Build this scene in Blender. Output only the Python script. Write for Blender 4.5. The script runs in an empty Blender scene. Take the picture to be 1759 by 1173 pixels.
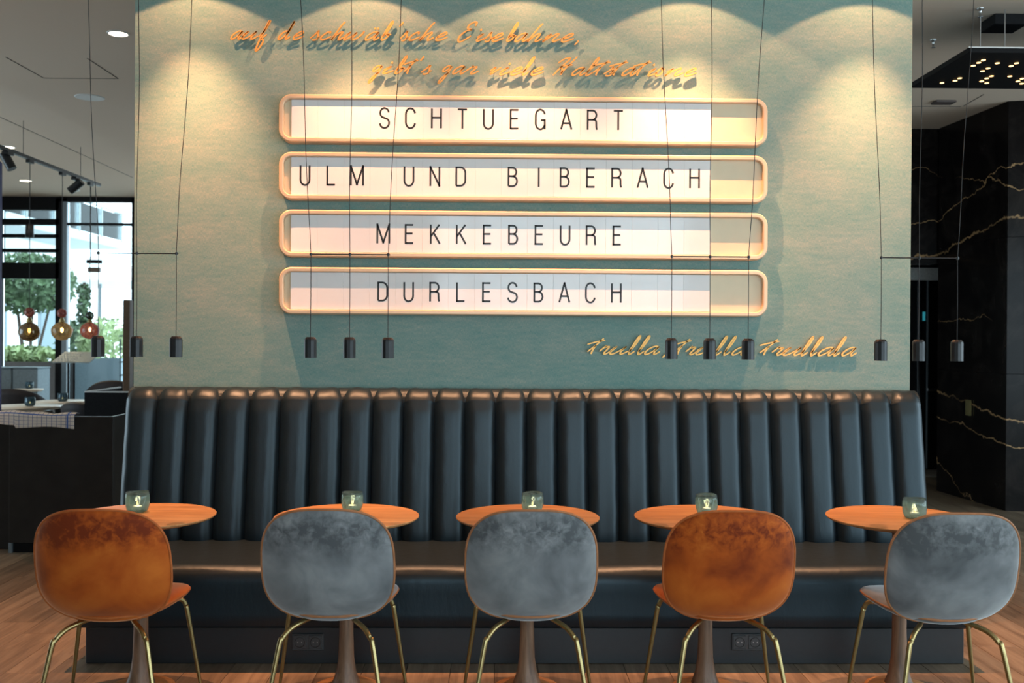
import bpy, math, random
from mathutils import Vector, Matrix
random.seed(7)
sc = bpy.context.scene
col = sc.collection

# ------------------------------------------------------------------ camera
W, H, F = 1759.0, 1173.0, 1710.0
EYE = Vector((0, 0, 1.52))
YAW, PITCH, ROLL = 0.016, 0.004, 0.0058
_f = Vector((math.sin(YAW)*math.cos(PITCH), math.cos(YAW)*math.cos(PITCH), -math.sin(PITCH)))
_r0 = Vector((math.cos(YAW), -math.sin(YAW), 0)); _u0 = _r0.cross(_f)
_r = _r0*math.cos(ROLL) + _u0*math.sin(ROLL)
_u = _u0*math.cos(ROLL) - _r0*math.sin(ROLL)
cam = bpy.data.cameras.new('camera'); camo = bpy.data.objects.new('camera', cam); col.objects.link(camo)
M = Matrix.Identity(4)
for i in range(3):
    M[i][0], M[i][1], M[i][2], M[i][3] = _r[i], _u[i], -_f[i], EYE[i]
camo.matrix_world = M
cam.sensor_width = 36.0; cam.lens = 36.0*F/W; cam.clip_end = 300
cam.dof.use_dof = True; cam.dof.focus_distance = 4.9; cam.dof.aperture_fstop = 3.2
sc.camera = camo

def at(px, py, Y=None, Z=None):
    """place in the room that was measured at a pixel of the photograph, on the plane Y or Z"""
    d = _f + _r*((px-W/2)/F) + _u*((H/2-py)/F)
    t = (Y-EYE.y)/d.y if Y is not None else (Z-EYE.z)/d.z
    return EYE + d*t

# ------------------------------------------------------------------ world, daylight, exposure
SKY = 4.8
wd = bpy.data.worlds.new('world'); sc.world = wd; wd.use_nodes = True
bg = wd.node_tree.nodes['Background']; bg.inputs[0].default_value = (0.70, 0.89, 1.0, 1); bg.inputs[1].default_value = SKY
sc.view_settings.view_transform = 'Standard'; sc.view_settings.look = 'None'
sc.view_settings.gamma = 1.0; sc.view_settings.use_curve_mapping = False
sc.view_settings.exposure = 0.0
CEIL = 3.65
def portal(loc, rot, sx, sz):
    l = bpy.data.lights.new('window_daylight', 'AREA'); l.shape = 'RECTANGLE'; l.size = sx; l.size_y = sz
    l.cycles.is_portal = True
    o = bpy.data.objects.new('window_daylight', l); col.objects.link(o); o.location = loc; o.rotation_euler = rot
portal((3.0, -3.25, 1.75), (math.pi/2, 0, math.pi), 10.0, 3.3)     # facade behind the camera
portal((8.3, 2.2, 1.75), (math.pi/2, 0, math.pi/2), 10.4, 3.3)    # side facade, right of the camera; far end lengthened to light right ceiling
portal((-9.1, 8.2, 1.75), (math.pi/2, 0, -math.pi/2), 4.3, 3.3)   # unseen side facade of the far room, added to light the left ceiling
portal((-5.4, 15.7, 1.8), (math.pi/2, 0, 0), 5.6, 3.6)           # garden windows, far left

# ------------------------------------------------------------------ helpers
def link(name, me, mat, parent=None, label=None):
    o = bpy.data.objects.new(name, me); col.objects.link(o)
    if mat is not None and not me.materials: me.materials.append(mat)
    if parent is not None: o.parent = parent
    if label: o['label'] = label
    return o
def thing(name, label, cat, loc=(0, 0, 0), rz=0, group=None):
    o = bpy.data.objects.new(name, None); col.objects.link(o); o.empty_display_size = .05
    o.location = loc; o.rotation_euler = (0, 0, rz); tag(o, label, cat, group); return o
def tag(o, label, cat, group=None):
    o['label'] = label; o['category'] = cat
    if group: o['group'] = group
    return o
def struct(o):
    o['kind'] = 'structure'; return o
class MB:
    def __init__(s): s.v = []; s.f = []; s.sm = []
    def add(s, v, f, smooth=False):
        n = len(s.v); s.v += [tuple(p) for p in v]; s.f += [tuple(i+n for i in q) for q in f]; s.sm += [smooth]*len(f); return s
    def box(s, a, b):
        (x0, y0, z0), (x1, y1, z1) = a, b
        return s.add([(x0,y0,z0),(x1,y0,z0),(x1,y1,z0),(x0,y1,z0),(x0,y0,z1),(x1,y0,z1),(x1,y1,z1),(x0,y1,z1)],
              [(0,3,2,1),(4,5,6,7),(0,1,5,4),(1,2,6,5),(2,3,7,6),(3,0,4,7)])
    def bbox(s, a, b, r=.004):
        """box with chamfered edges"""
        (x0,y0,z0),(x1,y1,z1) = a, b
        def ring(z, i): return [(x0+i,y0+i,z),(x1-i,y0+i,z),(x1-i,y1-i,z),(x0+i,y1-i,z)]
        def oct8(z, i):
            return [(x0+r+i,y0+i,z),(x1-r-i,y0+i,z),(x1-i,y0+r+i,z),(x1-i,y1-r-i,z),(x1-r-i,y1-i,z),(x0+r+i,y1-i,z),(x0+i,y1-r-i,z),(x0+i,y0+r+i,z)]
        v = oct8(z0, r) + oct8(z0+r, 0) + oct8(z1-r, 0) + oct8(z1, r)
        f = [tuple(reversed(range(8))), tuple(range(24, 32))]
        for k in range(3):
            for i in range(8):
                j = (i+1) % 8; f.append((k*8+i, k*8+j, k*8+8+j, k*8+8+i))
        return s.add(v, f)
    def tube(s, pts, rad, n=10, cap=True):
        pts = [Vector(p) for p in pts]; m = len(pts)
        if not hasattr(rad, '__len__'): rad = [rad]*m
        v = []; f = []; up = None
        for i, p in enumerate(pts):
            t = (pts[min(i+1, m-1)] - pts[max(i-1, 0)]).normalized()
            if up is None:
                up = Vector((0,0,1)) if abs(t.z) < .9 else Vector((1,0,0))
            a = (up - t*up.dot(t)).normalized(); b = t.cross(a); up = a
            for k in range(n):
                w = 2*math.pi*k/n; v.append(p + (a*math.cos(w)+b*math.sin(w))*rad[i])
        for i in range(m-1):
            for k in range(n):
                l = (k+1) % n; f.append((i*n+k, i*n+l, i*n+n+l, i*n+n+k))
        s.add(v, f, True)
        if cap:
            s.add(v[:n], [tuple(reversed(range(n)))]); s.add(v[-n:], [tuple(range(n))])
        return s
    def loop(s, pts, rad, n=8):
        pts = [Vector(p) for p in pts]; m = len(pts); v = []; f = []
        c = sum(pts, Vector())/m
        for i, p in enumerate(pts):
            t = (pts[(i+1) % m]-pts[i-1]).normalized(); a = (p-c); a = (a-t*a.dot(t)).normalized(); b = t.cross(a)
            for k in range(n):
                w = 2*math.pi*k/n; v.append(p+(a*math.cos(w)+b*math.sin(w))*rad)
        for i in range(m):
            j = (i+1) % m
            for k in range(n):
                l = (k+1) % n; f.append((i*n+k, i*n+l, j*n+l, j*n+k))
        return s.add(v, f, True)
    def lathe(s, prof, n=32, c=(0,0,0), smooth=True, phase=0):
        v = []; f = []; m = len(prof)
        for (r, z) in prof:
            for k in range(n):
                w = 2*math.pi*k/n + phase; v.append((c[0]+r*math.cos(w), c[1]+r*math.sin(w), c[2]+z))
        for i in range(m-1):
            for k in range(n):
                l = (k+1) % n; f.append((i*n+k, i*n+l, i*n+n+l, i*n+n+k))
        s.add(v, f, smooth)
        if prof[0][0] > 1e-5: s.add(v[:n], [tuple(reversed(range(n)))])
        if prof[-1][0] > 1e-5: s.add(v[-n:], [tuple(range(n))])
        return s
    def sphere(s, c, r, n=20, m=12, sq=(1,1,1)):
        v = []; f = []
        for i in range(m+1):
            a = math.pi*i/m
            for k in range(n):
                w = 2*math.pi*k/n
                v.append((c[0]+r*sq[0]*math.sin(a)*math.cos(w), c[1]+r*sq[1]*math.sin(a)*math.sin(w), c[2]-r*sq[2]*math.cos(a)))
        for i in range(m):
            for k in range(n):
                l = (k+1) % n; f.append((i*n+k, i*n+l, i*n+n+l, i*n+n+k))
        return s.add(v, f, True)
    def grid(s, fn, nu, nv, smooth=True, flip=False):
        v = [fn(i/nu, j/nv) for j in range(nv+1) for i in range(nu+1)]
        f = []
        for j in range(nv):
            for i in range(nu):
                q = (j*(nu+1)+i, j*(nu+1)+i+1, (j+1)*(nu+1)+i+1, (j+1)*(nu+1)+i); f.append(q[::-1] if flip else q)
        return s.add(v, f, smooth)
    def mesh(s, name):
        me = bpy.data.meshes.new(name); me.from_pydata(s.v, [], s.f)
        me.polygons.foreach_set('use_smooth', s.sm); me.update(); return me
    def build(s, name, mat, parent=None, label=None):
        return link(name, s.mesh(name), mat, parent, label)
def B(a, b, name, mat, parent=None, label=None): return MB().box(a, b).build(name, mat, parent, label)

# ------------------------------------------------------------------ materials
class N:
    def __init__(s, name):
        s.m = bpy.data.materials.new(name); s.m.use_nodes = True; s.t = s.m.node_tree; s.p = s.t.nodes['Principled BSDF']
        s.out = s.t.nodes['Material Output']
    def n(s, kind, **kw):
        d = s.t.nodes.new(kind)
        for k, v in kw.items(): setattr(d, k, v)
        return d
    def l(s, a, b): s.t.links.new(a, b)
    def val(s, x, sock):
        if isinstance(x, (int, float)): sock.default_value = x
        else: s.l(x, sock)
    def math(s, op, a, b=0.0, c=0.0, clamp=False):
        d = s.n('ShaderNodeMath', operation=op); d.use_clamp = clamp
        for i, x in enumerate((a, b, c)): s.val(x, d.inputs[i])
        return d.outputs[0]
    def coord(s, scale=(1,1,1), obj=True, rot=(0,0,0), rnd=False):
        tc = s.n('ShaderNodeTexCoord'); mp = s.n('ShaderNodeMapping'); mp.inputs['Scale'].default_value = scale; mp.inputs['Rotation'].default_value = rot
        s.l(tc.outputs['Object'], mp.inputs[0])
        if rnd:
            oi = s.n('ShaderNodeObjectInfo'); k = s.math('MULTIPLY', oi.outputs['Random'], 37.0)
            cx = s.n('ShaderNodeCombineXYZ'); s.l(k, cx.inputs[0]); s.l(k, cx.inputs[1]); s.l(k, cx.inputs[2]); s.l(cx.outputs[0], mp.inputs[1])
        return mp.outputs[0]
    def noise(s, vec, scale=5, detail=3, rough=.5, dist=0):
        d = s.n('ShaderNodeTexNoise'); d.inputs['Scale'].default_value = scale; d.inputs['Detail'].default_value = detail
        d.inputs['Roughness'].default_value = rough; d.inputs['Distortion'].default_value = dist; s.l(vec, d.inputs['Vector']); return d.outputs['Fac']
    def ramp(s, fac, stops):
        d = s.n('ShaderNodeValToRGB'); e = d.color_ramp.elements
        while len(e) < len(stops): e.new(.5)
        for k, (p, c) in zip(e, stops): k.position = p; k.color = (*c, 1) if len(c) == 3 else c
        s.l(fac, d.inputs[0]); return d.outputs[0]
    def mix(s, fac, a, b, mode='MIX'):
        d = s.n('ShaderNodeMix', data_type='RGBA', blend_type=mode); s.val(fac, d.inputs[0])
        for x, k in ((a, 6), (b, 7)):
            if isinstance(x, tuple): d.inputs[k].default_value = (*x, 1)
            else: s.l(x, d.inputs[k])
        return d.outputs[2]
    def bump(s, h, strength=.2, dist=.01):
        d = s.n('ShaderNodeBump'); d.inputs['Strength'].default_value = strength; d.inputs['Distance'].default_value = dist
        s.l(h, d.inputs['Height']); s.l(d.outputs[0], s.p.inputs['Normal'])
    def base(s, c, rough=.5, metal=0, spec=.5):
        if isinstance(c, tuple): s.p.inputs['Base Color'].default_value = (*c, 1)
        else: s.l(c, s.p.inputs['Base Color'])
        s.p.inputs['Roughness'].default_value = rough; s.p.inputs['Metallic'].default_value = metal; s.p.inputs['Specular IOR Level'].default_value = spec
        return s
def plain(name, c, rough=.5, metal=0, spec=.5, var=.12, sc_=40, bump=0):
    m = N(name); v = m.coord(rnd=True); f = m.noise(v, sc_, 4)
    a = tuple(x*(1-var) for x in c); b = tuple(min(1, x*(1+var)) for x in c)
    m.base(m.ramp(f, [(.3, a), (.7, b)]), rough, metal, spec)
    if bump: m.bump(f, bump, .003)
    return m.m
def emis(name, c, s):
    m = N(name); m.p.inputs['Base Color'].default_value = (*c, 1); m.p.inputs['Emission Color'].default_value = (*c, 1)
    m.p.inputs['Emission Strength'].default_value = s; return m.m
def wood(name, dark, light, axis='x', rough=.45, grain=1.0, randcol=.25, spec=.4):
    m = N(name); s = {'x': (1.2, 14, 14), 'y': (14, 1.2, 14), 'z': (14, 14, 1.2)}[axis]
    v = m.coord(s, rnd=True); f = m.noise(v, 2.2*grain, 5, .6, .9); g = m.noise(v, 9*grain, 3, .6)
    k = m.math('ADD', m.math('MULTIPLY', f, .75), m.math('MULTIPLY', g, .25))
    c = m.ramp(k, [(.33, dark), (.62, light)])
    oi = m.n('ShaderNodeObjectInfo'); r = m.math('MULTIPLY_ADD', oi.outputs['Random'], randcol*2, 1-randcol)
    hs = m.n('ShaderNodeHueSaturation'); m.l(c, hs.inputs['Color']); m.l(r, hs.inputs['Value'])
    m.base(hs.outputs[0], rough, 0, spec); m.bump(k, .12, .002); return m.m
def glassy(name, tint, gl=.25, rough=.03, diff=None, dfac=.0):
    """thin pane or vessel: tinted see-through plus surface reflection (plus a cloudy share)"""
    m = N(name); t = m.t; t.nodes.remove(m.p)
    tr = m.n('ShaderNodeBsdfTransparent'); tr.inputs[0].default_value = (*tint, 1)
    g = m.n('ShaderNodeBsdfGlossy'); g.inputs['Roughness'].default_value = rough
    lw = m.n('ShaderNodeLayerWeight'); lw.inputs[0].default_value = gl
    mx = m.n('ShaderNodeMixShader'); m.l(lw.outputs['Fresnel'], mx.inputs[0]); m.l(tr.outputs[0], mx.inputs[1]); m.l(g.outputs[0], mx.inputs[2])
    last = mx.outputs[0]
    if diff:
        v = m.coord(rnd=True); f = m.noise(v, 45, 3, .6, .6)
        c = m.ramp(f, [(.35, tuple(x*.55 for x in diff)), (.65, diff)])
        d1 = m.n('ShaderNodeBsdfDiffuse'); m.l(c, d1.inputs[0]); d2 = m.n('ShaderNodeBsdfTranslucent'); m.l(c, d2.inputs[0])
        a = m.n('ShaderNodeMixShader'); a.inputs[0].default_value = .55; m.l(d1.outputs[0], a.inputs[1]); m.l(d2.outputs[0], a.inputs[2])
        b = m.n('ShaderNodeMixShader'); m.l(m.math('MULTIPLY', f, dfac*2, clamp=True), b.inputs[0]); m.l(last, b.inputs[1]); m.l(a.outputs[0], b.inputs[2]); last = b.outputs[0]
    m.l(last, m.out.inputs[0]); return m.m

def wall_fabric():
    m = N('teal_linen_wallcovering')
    v = m.coord()
    a = m.noise(m.coord((60, 60, 900)), 1.0, 2, .6); b = m.noise(m.coord((900, 60, 60)), 1.0, 2, .6)
    blot = m.noise(m.coord((1.0, 1, 2.6)), 2.2, 5, .62, .4); fine = m.noise(m.coord((5, 1, 26)), 2.2, 3)
    w = m.math('ADD', m.math('MULTIPLY', a, .5), m.math('MULTIPLY', b, .5))
    k = m.math('ADD', m.math('MULTIPLY', w, .70), m.math('ADD', m.math('MULTIPLY', blot, .18), m.math('MULTIPLY', fine, .12)))
    c = m.ramp(k, [(.36, (.09, .25, .24)), (.50, (.205, .33, .30)), (.64, (.43, .42, .35))])
    m.base(c, .85, 0, .2); m.bump(w, .35, .002); return m.m
def leather():
    m = N('black_leather'); v = m.coord()
    g = m.noise(v, 420, 2); k = m.noise(m.coord((9, 9, 3)), 2.5, 4, .55, .3)
    m.base((.005, .012, .018), .41, 0, .58); m.p.inputs['Specular Tint'].default_value = (.70, .89, 1, 1)
    h = m.math('ADD', m.math('MULTIPLY', g, .10), k); m.bump(h, .16, .012); return m.m
def velvet(name, lo, mid, hi, sheen):
    m = N(name); v = m.coord(rnd=True)
    f = m.noise(v, 5, 4, .52, .35); g = m.noise(m.coord((34, 10, 34), rnd=True), 1.0, 4, .6, .5)
    tc = m.n('ShaderNodeTexCoord'); sp = m.n('ShaderNodeSeparateXYZ'); m.l(tc.outputs['Object'], sp.inputs[0])
    # brushed, handled nap along the upper rim of the back
    top = m.math('SUBTRACT', 1.0, m.math('MULTIPLY', m.math('ABSOLUTE', m.math('SUBTRACT', sp.outputs[2], .80)), 9.0), clamp=True)
    k = m.math('ADD', f, m.math('MULTIPLY', m.math('MULTIPLY', top, m.math('SUBTRACT', g, .64)), 1.1))
    c = m.ramp(k, [(.27, lo), (.48, mid), (.70, hi)])
    m.base(c, .75, 0, .25); m.p.inputs['Sheen Weight'].default_value = .9; m.p.inputs['Sheen Roughness'].default_value = .4
    m.p.inputs['Sheen Tint'].default_value = (*sheen, 1); m.bump(f, .08, .01); return m.m
def marble():
    m = N('black_marble_gold_veins'); tc = m.n('ShaderNodeTexCoord'); sp = m.n('ShaderNodeSeparateXYZ'); m.l(tc.outputs['Object'], sp.inputs[0])
    x, y, z = sp.outputs; v = m.coord()
    n1 = m.math('SUBTRACT', m.noise(v, 2.6, 5, .65), .5); n2 = m.noise(v, 1.3, 2); n3 = m.math('SUBTRACT', m.noise(v, 9, 3), .5)
    tot = None
    for (a, b, wd_, th, amp) in ((1.03, .178, .011, .42, .26), (.756, .14, .007, .40, .22), (2.37, -.21, .014, .43, .30), (2.72, -.30, .006, .45, .25), (1.72, -.02, .004, .47, .3), (.30, .5, .006, .47, .4), (3.2, .25, .006, .46, .3)):
        s_ = m.math('ADD', y, m.math('MULTIPLY', x, -.35))
        line = m.math('ADD', m.math('MULTIPLY', m.math('SUBTRACT', s_, 9.97-1.55), b), a)
        d = m.math('ABSOLUTE', m.math('SUBTRACT', m.math('SUBTRACT', z, line), m.math('ADD', m.math('MULTIPLY', n1, amp), m.math('MULTIPLY', n3, .05))))
        k = m.math('SUBTRACT', 1.0, m.math('DIVIDE', d, wd_), clamp=True)
        k = m.math('MULTIPLY', k, m.math('MULTIPLY', m.math('SUBTRACT', n2, th-.1), 5.0, clamp=True))
        tot = k if tot is None else m.math('MAXIMUM', tot, k)
    hz = m.noise(m.coord((1, 1, 1)), 3.0, 6, .7, 1.5)
    fog = m.ramp(hz, [(.45, (.006, .005, .005)), (.75, (.022, .018, .016))])
    m.base(m.mix(tot, fog, (.50, .31, .15)), .18, 0, .13); return m.m
def check_cloth():
    m = N('checked_tea_towel'); tc = m.n('ShaderNodeTexCoord'); sp = m.n('ShaderNodeSeparateXYZ'); m.l(tc.outputs['UV'], sp.inputs[0])
    def bars(s, n_, w): return m.math('LESS_THAN', m.math('FRACT', m.math('MULTIPLY', s, n_)), w)
    thin = m.math('MAXIMUM', bars(sp.outputs[0], 17, .12), bars(sp.outputs[1], 7, .12))
    def band(s, c, w): return m.math('LESS_THAN', m.math('ABSOLUTE', m.math('SUBTRACT', s, c)), w)
    thick = m.math('MAXIMUM', band(sp.outputs[0], .91, .013), band(sp.outputs[1], .45, .03))
    c = m.mix(thin, (.78, .70, .64), (.20, .22, .34)); c = m.mix(thick, c, (.10, .17, .45))
    m.base(c, .9, 0, .1); return m.m

MT = dict(
 wall=wall_fabric(), leather=leather(), marble=marble(), towel=check_cloth(),
 ceiling=plain('ceiling_plaster', (.70, .58, .47), .9, var=.03, sc_=300, spec=.1),
 rear=plain('taupe_wall_plaster', (.34, .31, .27), .85, var=.05, spec=.2),
 dark=plain('black_paint', (.008, .008, .009), .6, var=.2, spec=.15),
 blackwood=plain('black_stained_panel', (.016, .014, .013), .42, var=.35, sc_=8),
 plinth=plain('plinth_black', (.014, .017, .020), .38, var=.1),
 blackmetal=plain('black_anodised_metal', (.020, .022, .024), .34, .3, var=.1),
 cable=plain('black_cable', (.02, .02, .02), .6),
 steel=plain('brushed_steel', (.55, .56, .57), .3, 1, var=.05),
 greyframe=plain('grey_coated_metal', (.20, .24, .27), .4, .2, var=.06),
 gold=plain('champagne_gold_frame', (.72, .55, .37), .42, .3, var=.01, sc_=5),
 goldpanel=plain('champagne_back_panel', (.72, .62, .43), .5, .1, var=.02, sc_=15),
 script=plain('gilded_script_metal', (.86, .45, .13), .42, .55, var=.10, sc_=60),
 brass=plain('brushed_brass', (.42, .33, .15), .30, 1, var=.08),
 tile=plain('glossy_white_tile', (.85, .85, .84), .08, 0, .5, var=.012, sc_=9),
 ink=plain('black_lettering', (.012, .014, .015), .4),
 seam=plain('dark_joint', (.05, .045, .04), .9),
 oak=wood('oak_table_top', (.29, .135, .045), (.53, .28, .11), 'x', .42),
 walnut=wood('walnut_pedestal', (.085, .045, .026), (.24, .135, .08), 'z', .4, .8, .15),
 plank=wood('oak_floor_plank', (.120, .088, .060), (.275, .212, .148), 'y', .38, .55, .30),
 pale_top=plain('pale_table_top', (.74, .64, .52), .35, var=.08),
 orange=velvet('rust_orange_velvet', (.17, .022, .002), (.42, .080, .006), (.58, .145, .016), (1, .52, .28)),
 grey=velvet('slate_grey_velvet', (.085, .095, .103), (.185, .20, .212), (.31, .33, .34), (.92, .97, 1)),
 pipe_o=plain('orange_piping', (.42, .11, .02), .7), pipe_g=plain('copper_brown_piping', (.36, .15, .06), .6),
 darkseat=plain('dark_upholstery', (.020, .016, .018), .7), darkrim=plain('brown_piping', (.10, .065, .035), .5),
 candleglass=glassy('sea_green_votive_glass', (.56, .69, .76), .35, .05, (.15, .25, .30), .30),
 wax=plain('candle_wax', (.85, .80, .70), .6), flame=emis('candle_flame', (1, .60, .22), 4),
 pane=glassy('window_glass', (.93, .97, .97), .12),
 lamp=emis('lit_downlight', (1, .86, .66), 9), white=plain('white_enamel', (.72, .72, .70), .5, var=.02),
 tiny=emis('panel_led', (1, .60, .24), 3.2),
 amber=glassy('smoky_gold_mirror_glass', (.34, .24, .10), .55, .04, (.30, .22, .10), .25),
 honey=glassy('honey_glass', (.80, .66, .42), .4, .05, (.55, .42, .24), .3),
 rose=glassy('rose_glass', (.80, .42, .36), .4, .05, (.55, .24, .2), .35),
 smoke=glassy('smoky_glass', (.25, .27, .24), .4, .05),
 bulb=emis('lamp_filament', (1, .75, .45), 12),
 leaf=plain('leaf_green', (.075, .125, .055), .6, var=.5, sc_=3), bark=plain('bark', (.07, .05, .04), .9),
 leaf2=plain('leaf_pale_green', (.34, .42, .20), .6, var=.5, sc_=3),
 paving=plain('pale_paving', (.62, .62, .60), .8), planter=plain('brown_planter', (.085, .065, .060), .7),
 planter2=plain('blue_grey_planter', (.19, .25, .29), .6), render_=plain('pale_render', (.85, .86, .86), .85), railglass=glassy('pale_rail_glass', (.62, .70, .72), .2),
 slab=plain('balcony_slab', (.42, .46, .47), .8), curtain=plain('white_sheer_curtain', (.70, .74, .74), .9, var=.03),
 wicker=plain('dark_blue_wicker', (.02, .04, .05), .6), navy=plain('navy_column_cladding', (.03, .025, .14), .5),
 postwood=plain('bronze_post', (.13, .075, .04), .45), awning=plain('white_awning_canvas', (.80, .80, .78), .9),
 mesh_=plain('grey_perforated_metal', (.30, .36, .37), .4, .4), glassdoor=plain('dark_lift_door', (.030, .031, .034), .22, .5),
 threshold=plain('threshold_stone', (.30, .26, .22), .5), reflection_glow=emis('cyan_reflection_glow', (.05, .45, .55), .35),  # cyan emission stands in for a reflection on the lift door
 socket=plain('black_socket_plastic', (.045, .052, .056), .3), socket_in=plain('socket_well', (.004, .004, .004), .3),
 amberplate=emis('small_amber_sign', (.8, .34, .08), .2),
)

# ------------------------------------------------------------------ structure
WALLY = 5.45
XL = at(230.5, 420, Y=WALLY).x; XR = at(1564.5, 420, Y=WALLY).x
floor = struct(B((-9, -3.2, -.20), (8.3, 16, -.012), 'floor', MT['seam']))
planks = {}
def plank_mesh(L):
    if L not in planks:
        planks[L] = MB().bbox((-.099, 0, -.011), (.099, L-.002, 0), .0012).mesh('plank')
        planks[L].materials.append(MT['plank'])
    return planks[L]
far = MB()
for i in range(-44, 41):
    x = i*.2 + .1; y = -3.1 - random.choice((0, .4, .8, 1.2))
    while y < 15.9:
        L = random.choice((1.4, 1.8, 2.2)); y0 = max(y, -3.1); y1 = min(y+L, 15.9)
        seen = (y1 > 4.2 and y0 < 10.2 and x > -.50*min(y1, 10)-.35 and x < .53*min(y1, 10)+.3 and not (y0 > 5.2 and -1.9 < x < 2.1))
        if y1 > y0+.05:
            if seen and y >= -3.1:
                o = link('plank', plank_mesh(L), MT['plank'], floor); o.location = (x, y, 0)
            else:
                far.box((x-.099, y0, -.011), (x+.099, y1-.002, 0))
        y += L
farp = far.build('distant_planks', MT['plank'], floor); farp['kind'] = 'stuff'
ceil = struct(B((-9, -3.2, CEIL), (8.3, 16, CEIL+.2), 'ceiling', MT['ceiling']))
def ceil_line(p, q, w=.012):
    a, b = at(*p, Z=CEIL), at(*q, Z=CEIL); d = (b-a); n = Vector((-d.y, d.x, 0)).normalized()*w/2
    v = [a-n, b-n, b+n, a+n]; v = [(*k.xy, CEIL-.002) for k in v] + [(*k.xy, CEIL+.01) for k in v]
    MB().add(v, [(0,3,2,1),(4,5,6,7),(0,1,5,4),(1,2,6,5),(2,3,7,6),(3,0,4,7)]).build('joint', MT['seam'], ceil)
for p, q in (((10, 98), (75, 134)), ((75, 134), (203, 135)), ((150, 100), (203, 135)), ((0, 201), (228, 305)), ((1655, 182), (1690, 162)), ((1567, 183), (1650, 183))): ceil_line(p, q, .008)
wall_feature = struct(B((XL, WALLY, 0), (XR, WALLY+.32, CEIL), 'wall_feature', MT['wall']))
struct(B((-9.2, -3.2, 0), (-9, 6.0, CEIL), 'wall_left', MT['rear']))
B0 = B((-2.2, 15.6, 0), (8.3, 15.8, CEIL), 'wall_back', MT['rear']); struct(B0)
B1 = B((8.3, 7.45, 0), (8.5, 16, CEIL), 'wall_right', MT['rear']); struct(B1)
# facade behind the camera: sill, lintel, mullions, transoms
def facade(name, horiz, a0, a1, fixed, n):
    root = struct(thing(name, '', ''));  del root['label']; del root['category']
    def bx(u0, u1, z0, z1, nm):
        if horiz: B((u0, fixed-.06, z0), (u1, fixed+.06, z1), nm, MT['dark'], root)
        else: B((fixed-.06, u0, z0), (fixed+.06, u1, z1), nm, MT['dark'], root)
    bx(a0, a1, 0, .10, 'sill'); bx(a0, a1, 3.42, CEIL, 'lintel')
    for k in range(n+1):
        u = a0+(a1-a0)*k/n; bx(u-.04, u+.04, .10, 3.42, 'mullion')
    return root
facade('window_2', True, -2.0, 8.0, -3.12, 6)
facade('window_3', False, -3.0, 7.4, 8.22, 6)
facade('added_window_4', False, 6.05, 10.35, -9.06, 3)  # unseen facade, added to brighten the left ceiling and far room
struct(B((-9.2, 10.4, 0), (-9, 16, CEIL), 'wall_garden', MT['rear']))
struct(B((-9, -3.3, 0), (-2.0, -3.1, CEIL), 'wall_rear', MT['rear']))
def curtain(x0, x1, y, lab, horiz=True):
    n = int(abs(x1-x0)*26)
    def fn(u, v):
        w = x0+(x1-x0)*u; d = .035*math.sin(u*(x1-x0)*2*math.pi/.13)
        return (w, y+d, .04+3.5*v) if horiz else (y+d, w, .04+3.5*v)
    o = MB().grid(fn, n*3, 1).build('curtain', MT['curtain'])
    md = o.modifiers.new('thickness', 'SOLIDIFY'); md.thickness = .004
    tag(o, lab, 'curtain')
curtain(-1.9, -.8, -2.9, 'sheer white curtain at the left end of the facade behind the viewer')
curtain(2.6, 3.9, -2.9, 'sheer white curtain drawn in front of a mullion behind the viewer')
curtain(-2.6, -1.2, 8.0, 'sheer white curtain on the side facade nearest the corner', False)

# marble block, recess and lift door on the right
xm = at(1609.5, 700, Y=9.97).x; xc = at(1728, 700, Y=8.8).x
mroot = struct(thing('wall_marble', '', '')); del mroot['label']; del mroot['category']
def prism(pts, z0, z1):
    n = len(pts); v = [(x, y, z0) for x, y in pts]+[(x, y, z1) for x, y in pts]
    f = [tuple(reversed(range(n))), tuple(range(n, 2*n))]+[(i, (i+1) % n, n+(i+1) % n, n+i) for i in range(n)]
    return MB().add(v, f)
prism([(xm+.03, 9.96), (xc+.03, 8.83), (8.3, 8.45), (8.3, 9.96)], 0, CEIL).build('core', MT['dark'], mroot)
def mpanel(p, q, z0, z1):
    p, q = Vector((*p, 0)), Vector((*q, 0)); d = (q-p).normalized(); n = Vector((d.y, -d.x, 0)); p = p+d*.003; q = q-d*.003
    if n.y > 0: n = -n
    pts = [p, q, q-n*.028, p-n*.028]
    prism([(k.x, k.y) for k in pts], z0, z1).build('marble_panel', MT['marble'], mroot)
e2 = (at(1759, 700, Y=8.72).x+.9, 8.55)
for z0, z1 in ((.0, 1.218), (1.222, 2.438), (2.442, CEIL)):
    mpanel((xm, 9.97), (xc, 8.8), z0, z1); mpanel((xc, 8.8), e2, z0, z1)
dr = struct(thing('door_1', '', '')); del dr['label']; del dr['category']
DYY = 11.3
def dx(px): return at(px, 650, Y=DYY).x
B((2.6, 9.99, 2.29), (xm+.02, 10.2, CEIL), 'header_panel', MT['marble'], dr)
B((2.6, DYY+.06, 0), (8.3, DYY+.2, CEIL), 'recess_wall', MT['dark'], dr)
B((dx(1500), DYY-.04, 2.20), (dx(1660), DYY+.06, 2.34), 'lintel', MT['render_'], dr)
B((dx(1500), DYY, .05), (dx(1576), DYY+.05, 2.20), 'leaf', MT['glassdoor'], dr)
B((dx(1576), DYY-.02, .05), (dx(1579), DYY+.05, 2.20), 'edge_strip', MT['steel'], dr)
B((dx(1579), DYY, .05), (dx(1591), DYY+.05, 2.20), 'leaf', MT['glassdoor'], dr)
B((dx(1591), DYY-.02, .05), (dx(1593), DYY+.05, 2.20), 'edge_strip', MT['greyframe'], dr)
B((dx(1593), DYY+.01, .05), (dx(1640), DYY+.05, 2.20), 'leaf', MT['dark'], dr)
B((dx(1500), DYY-.35, 0), (dx(1640), DYY+.05, .035), 'threshold', MT['threshold'], dr)
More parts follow.
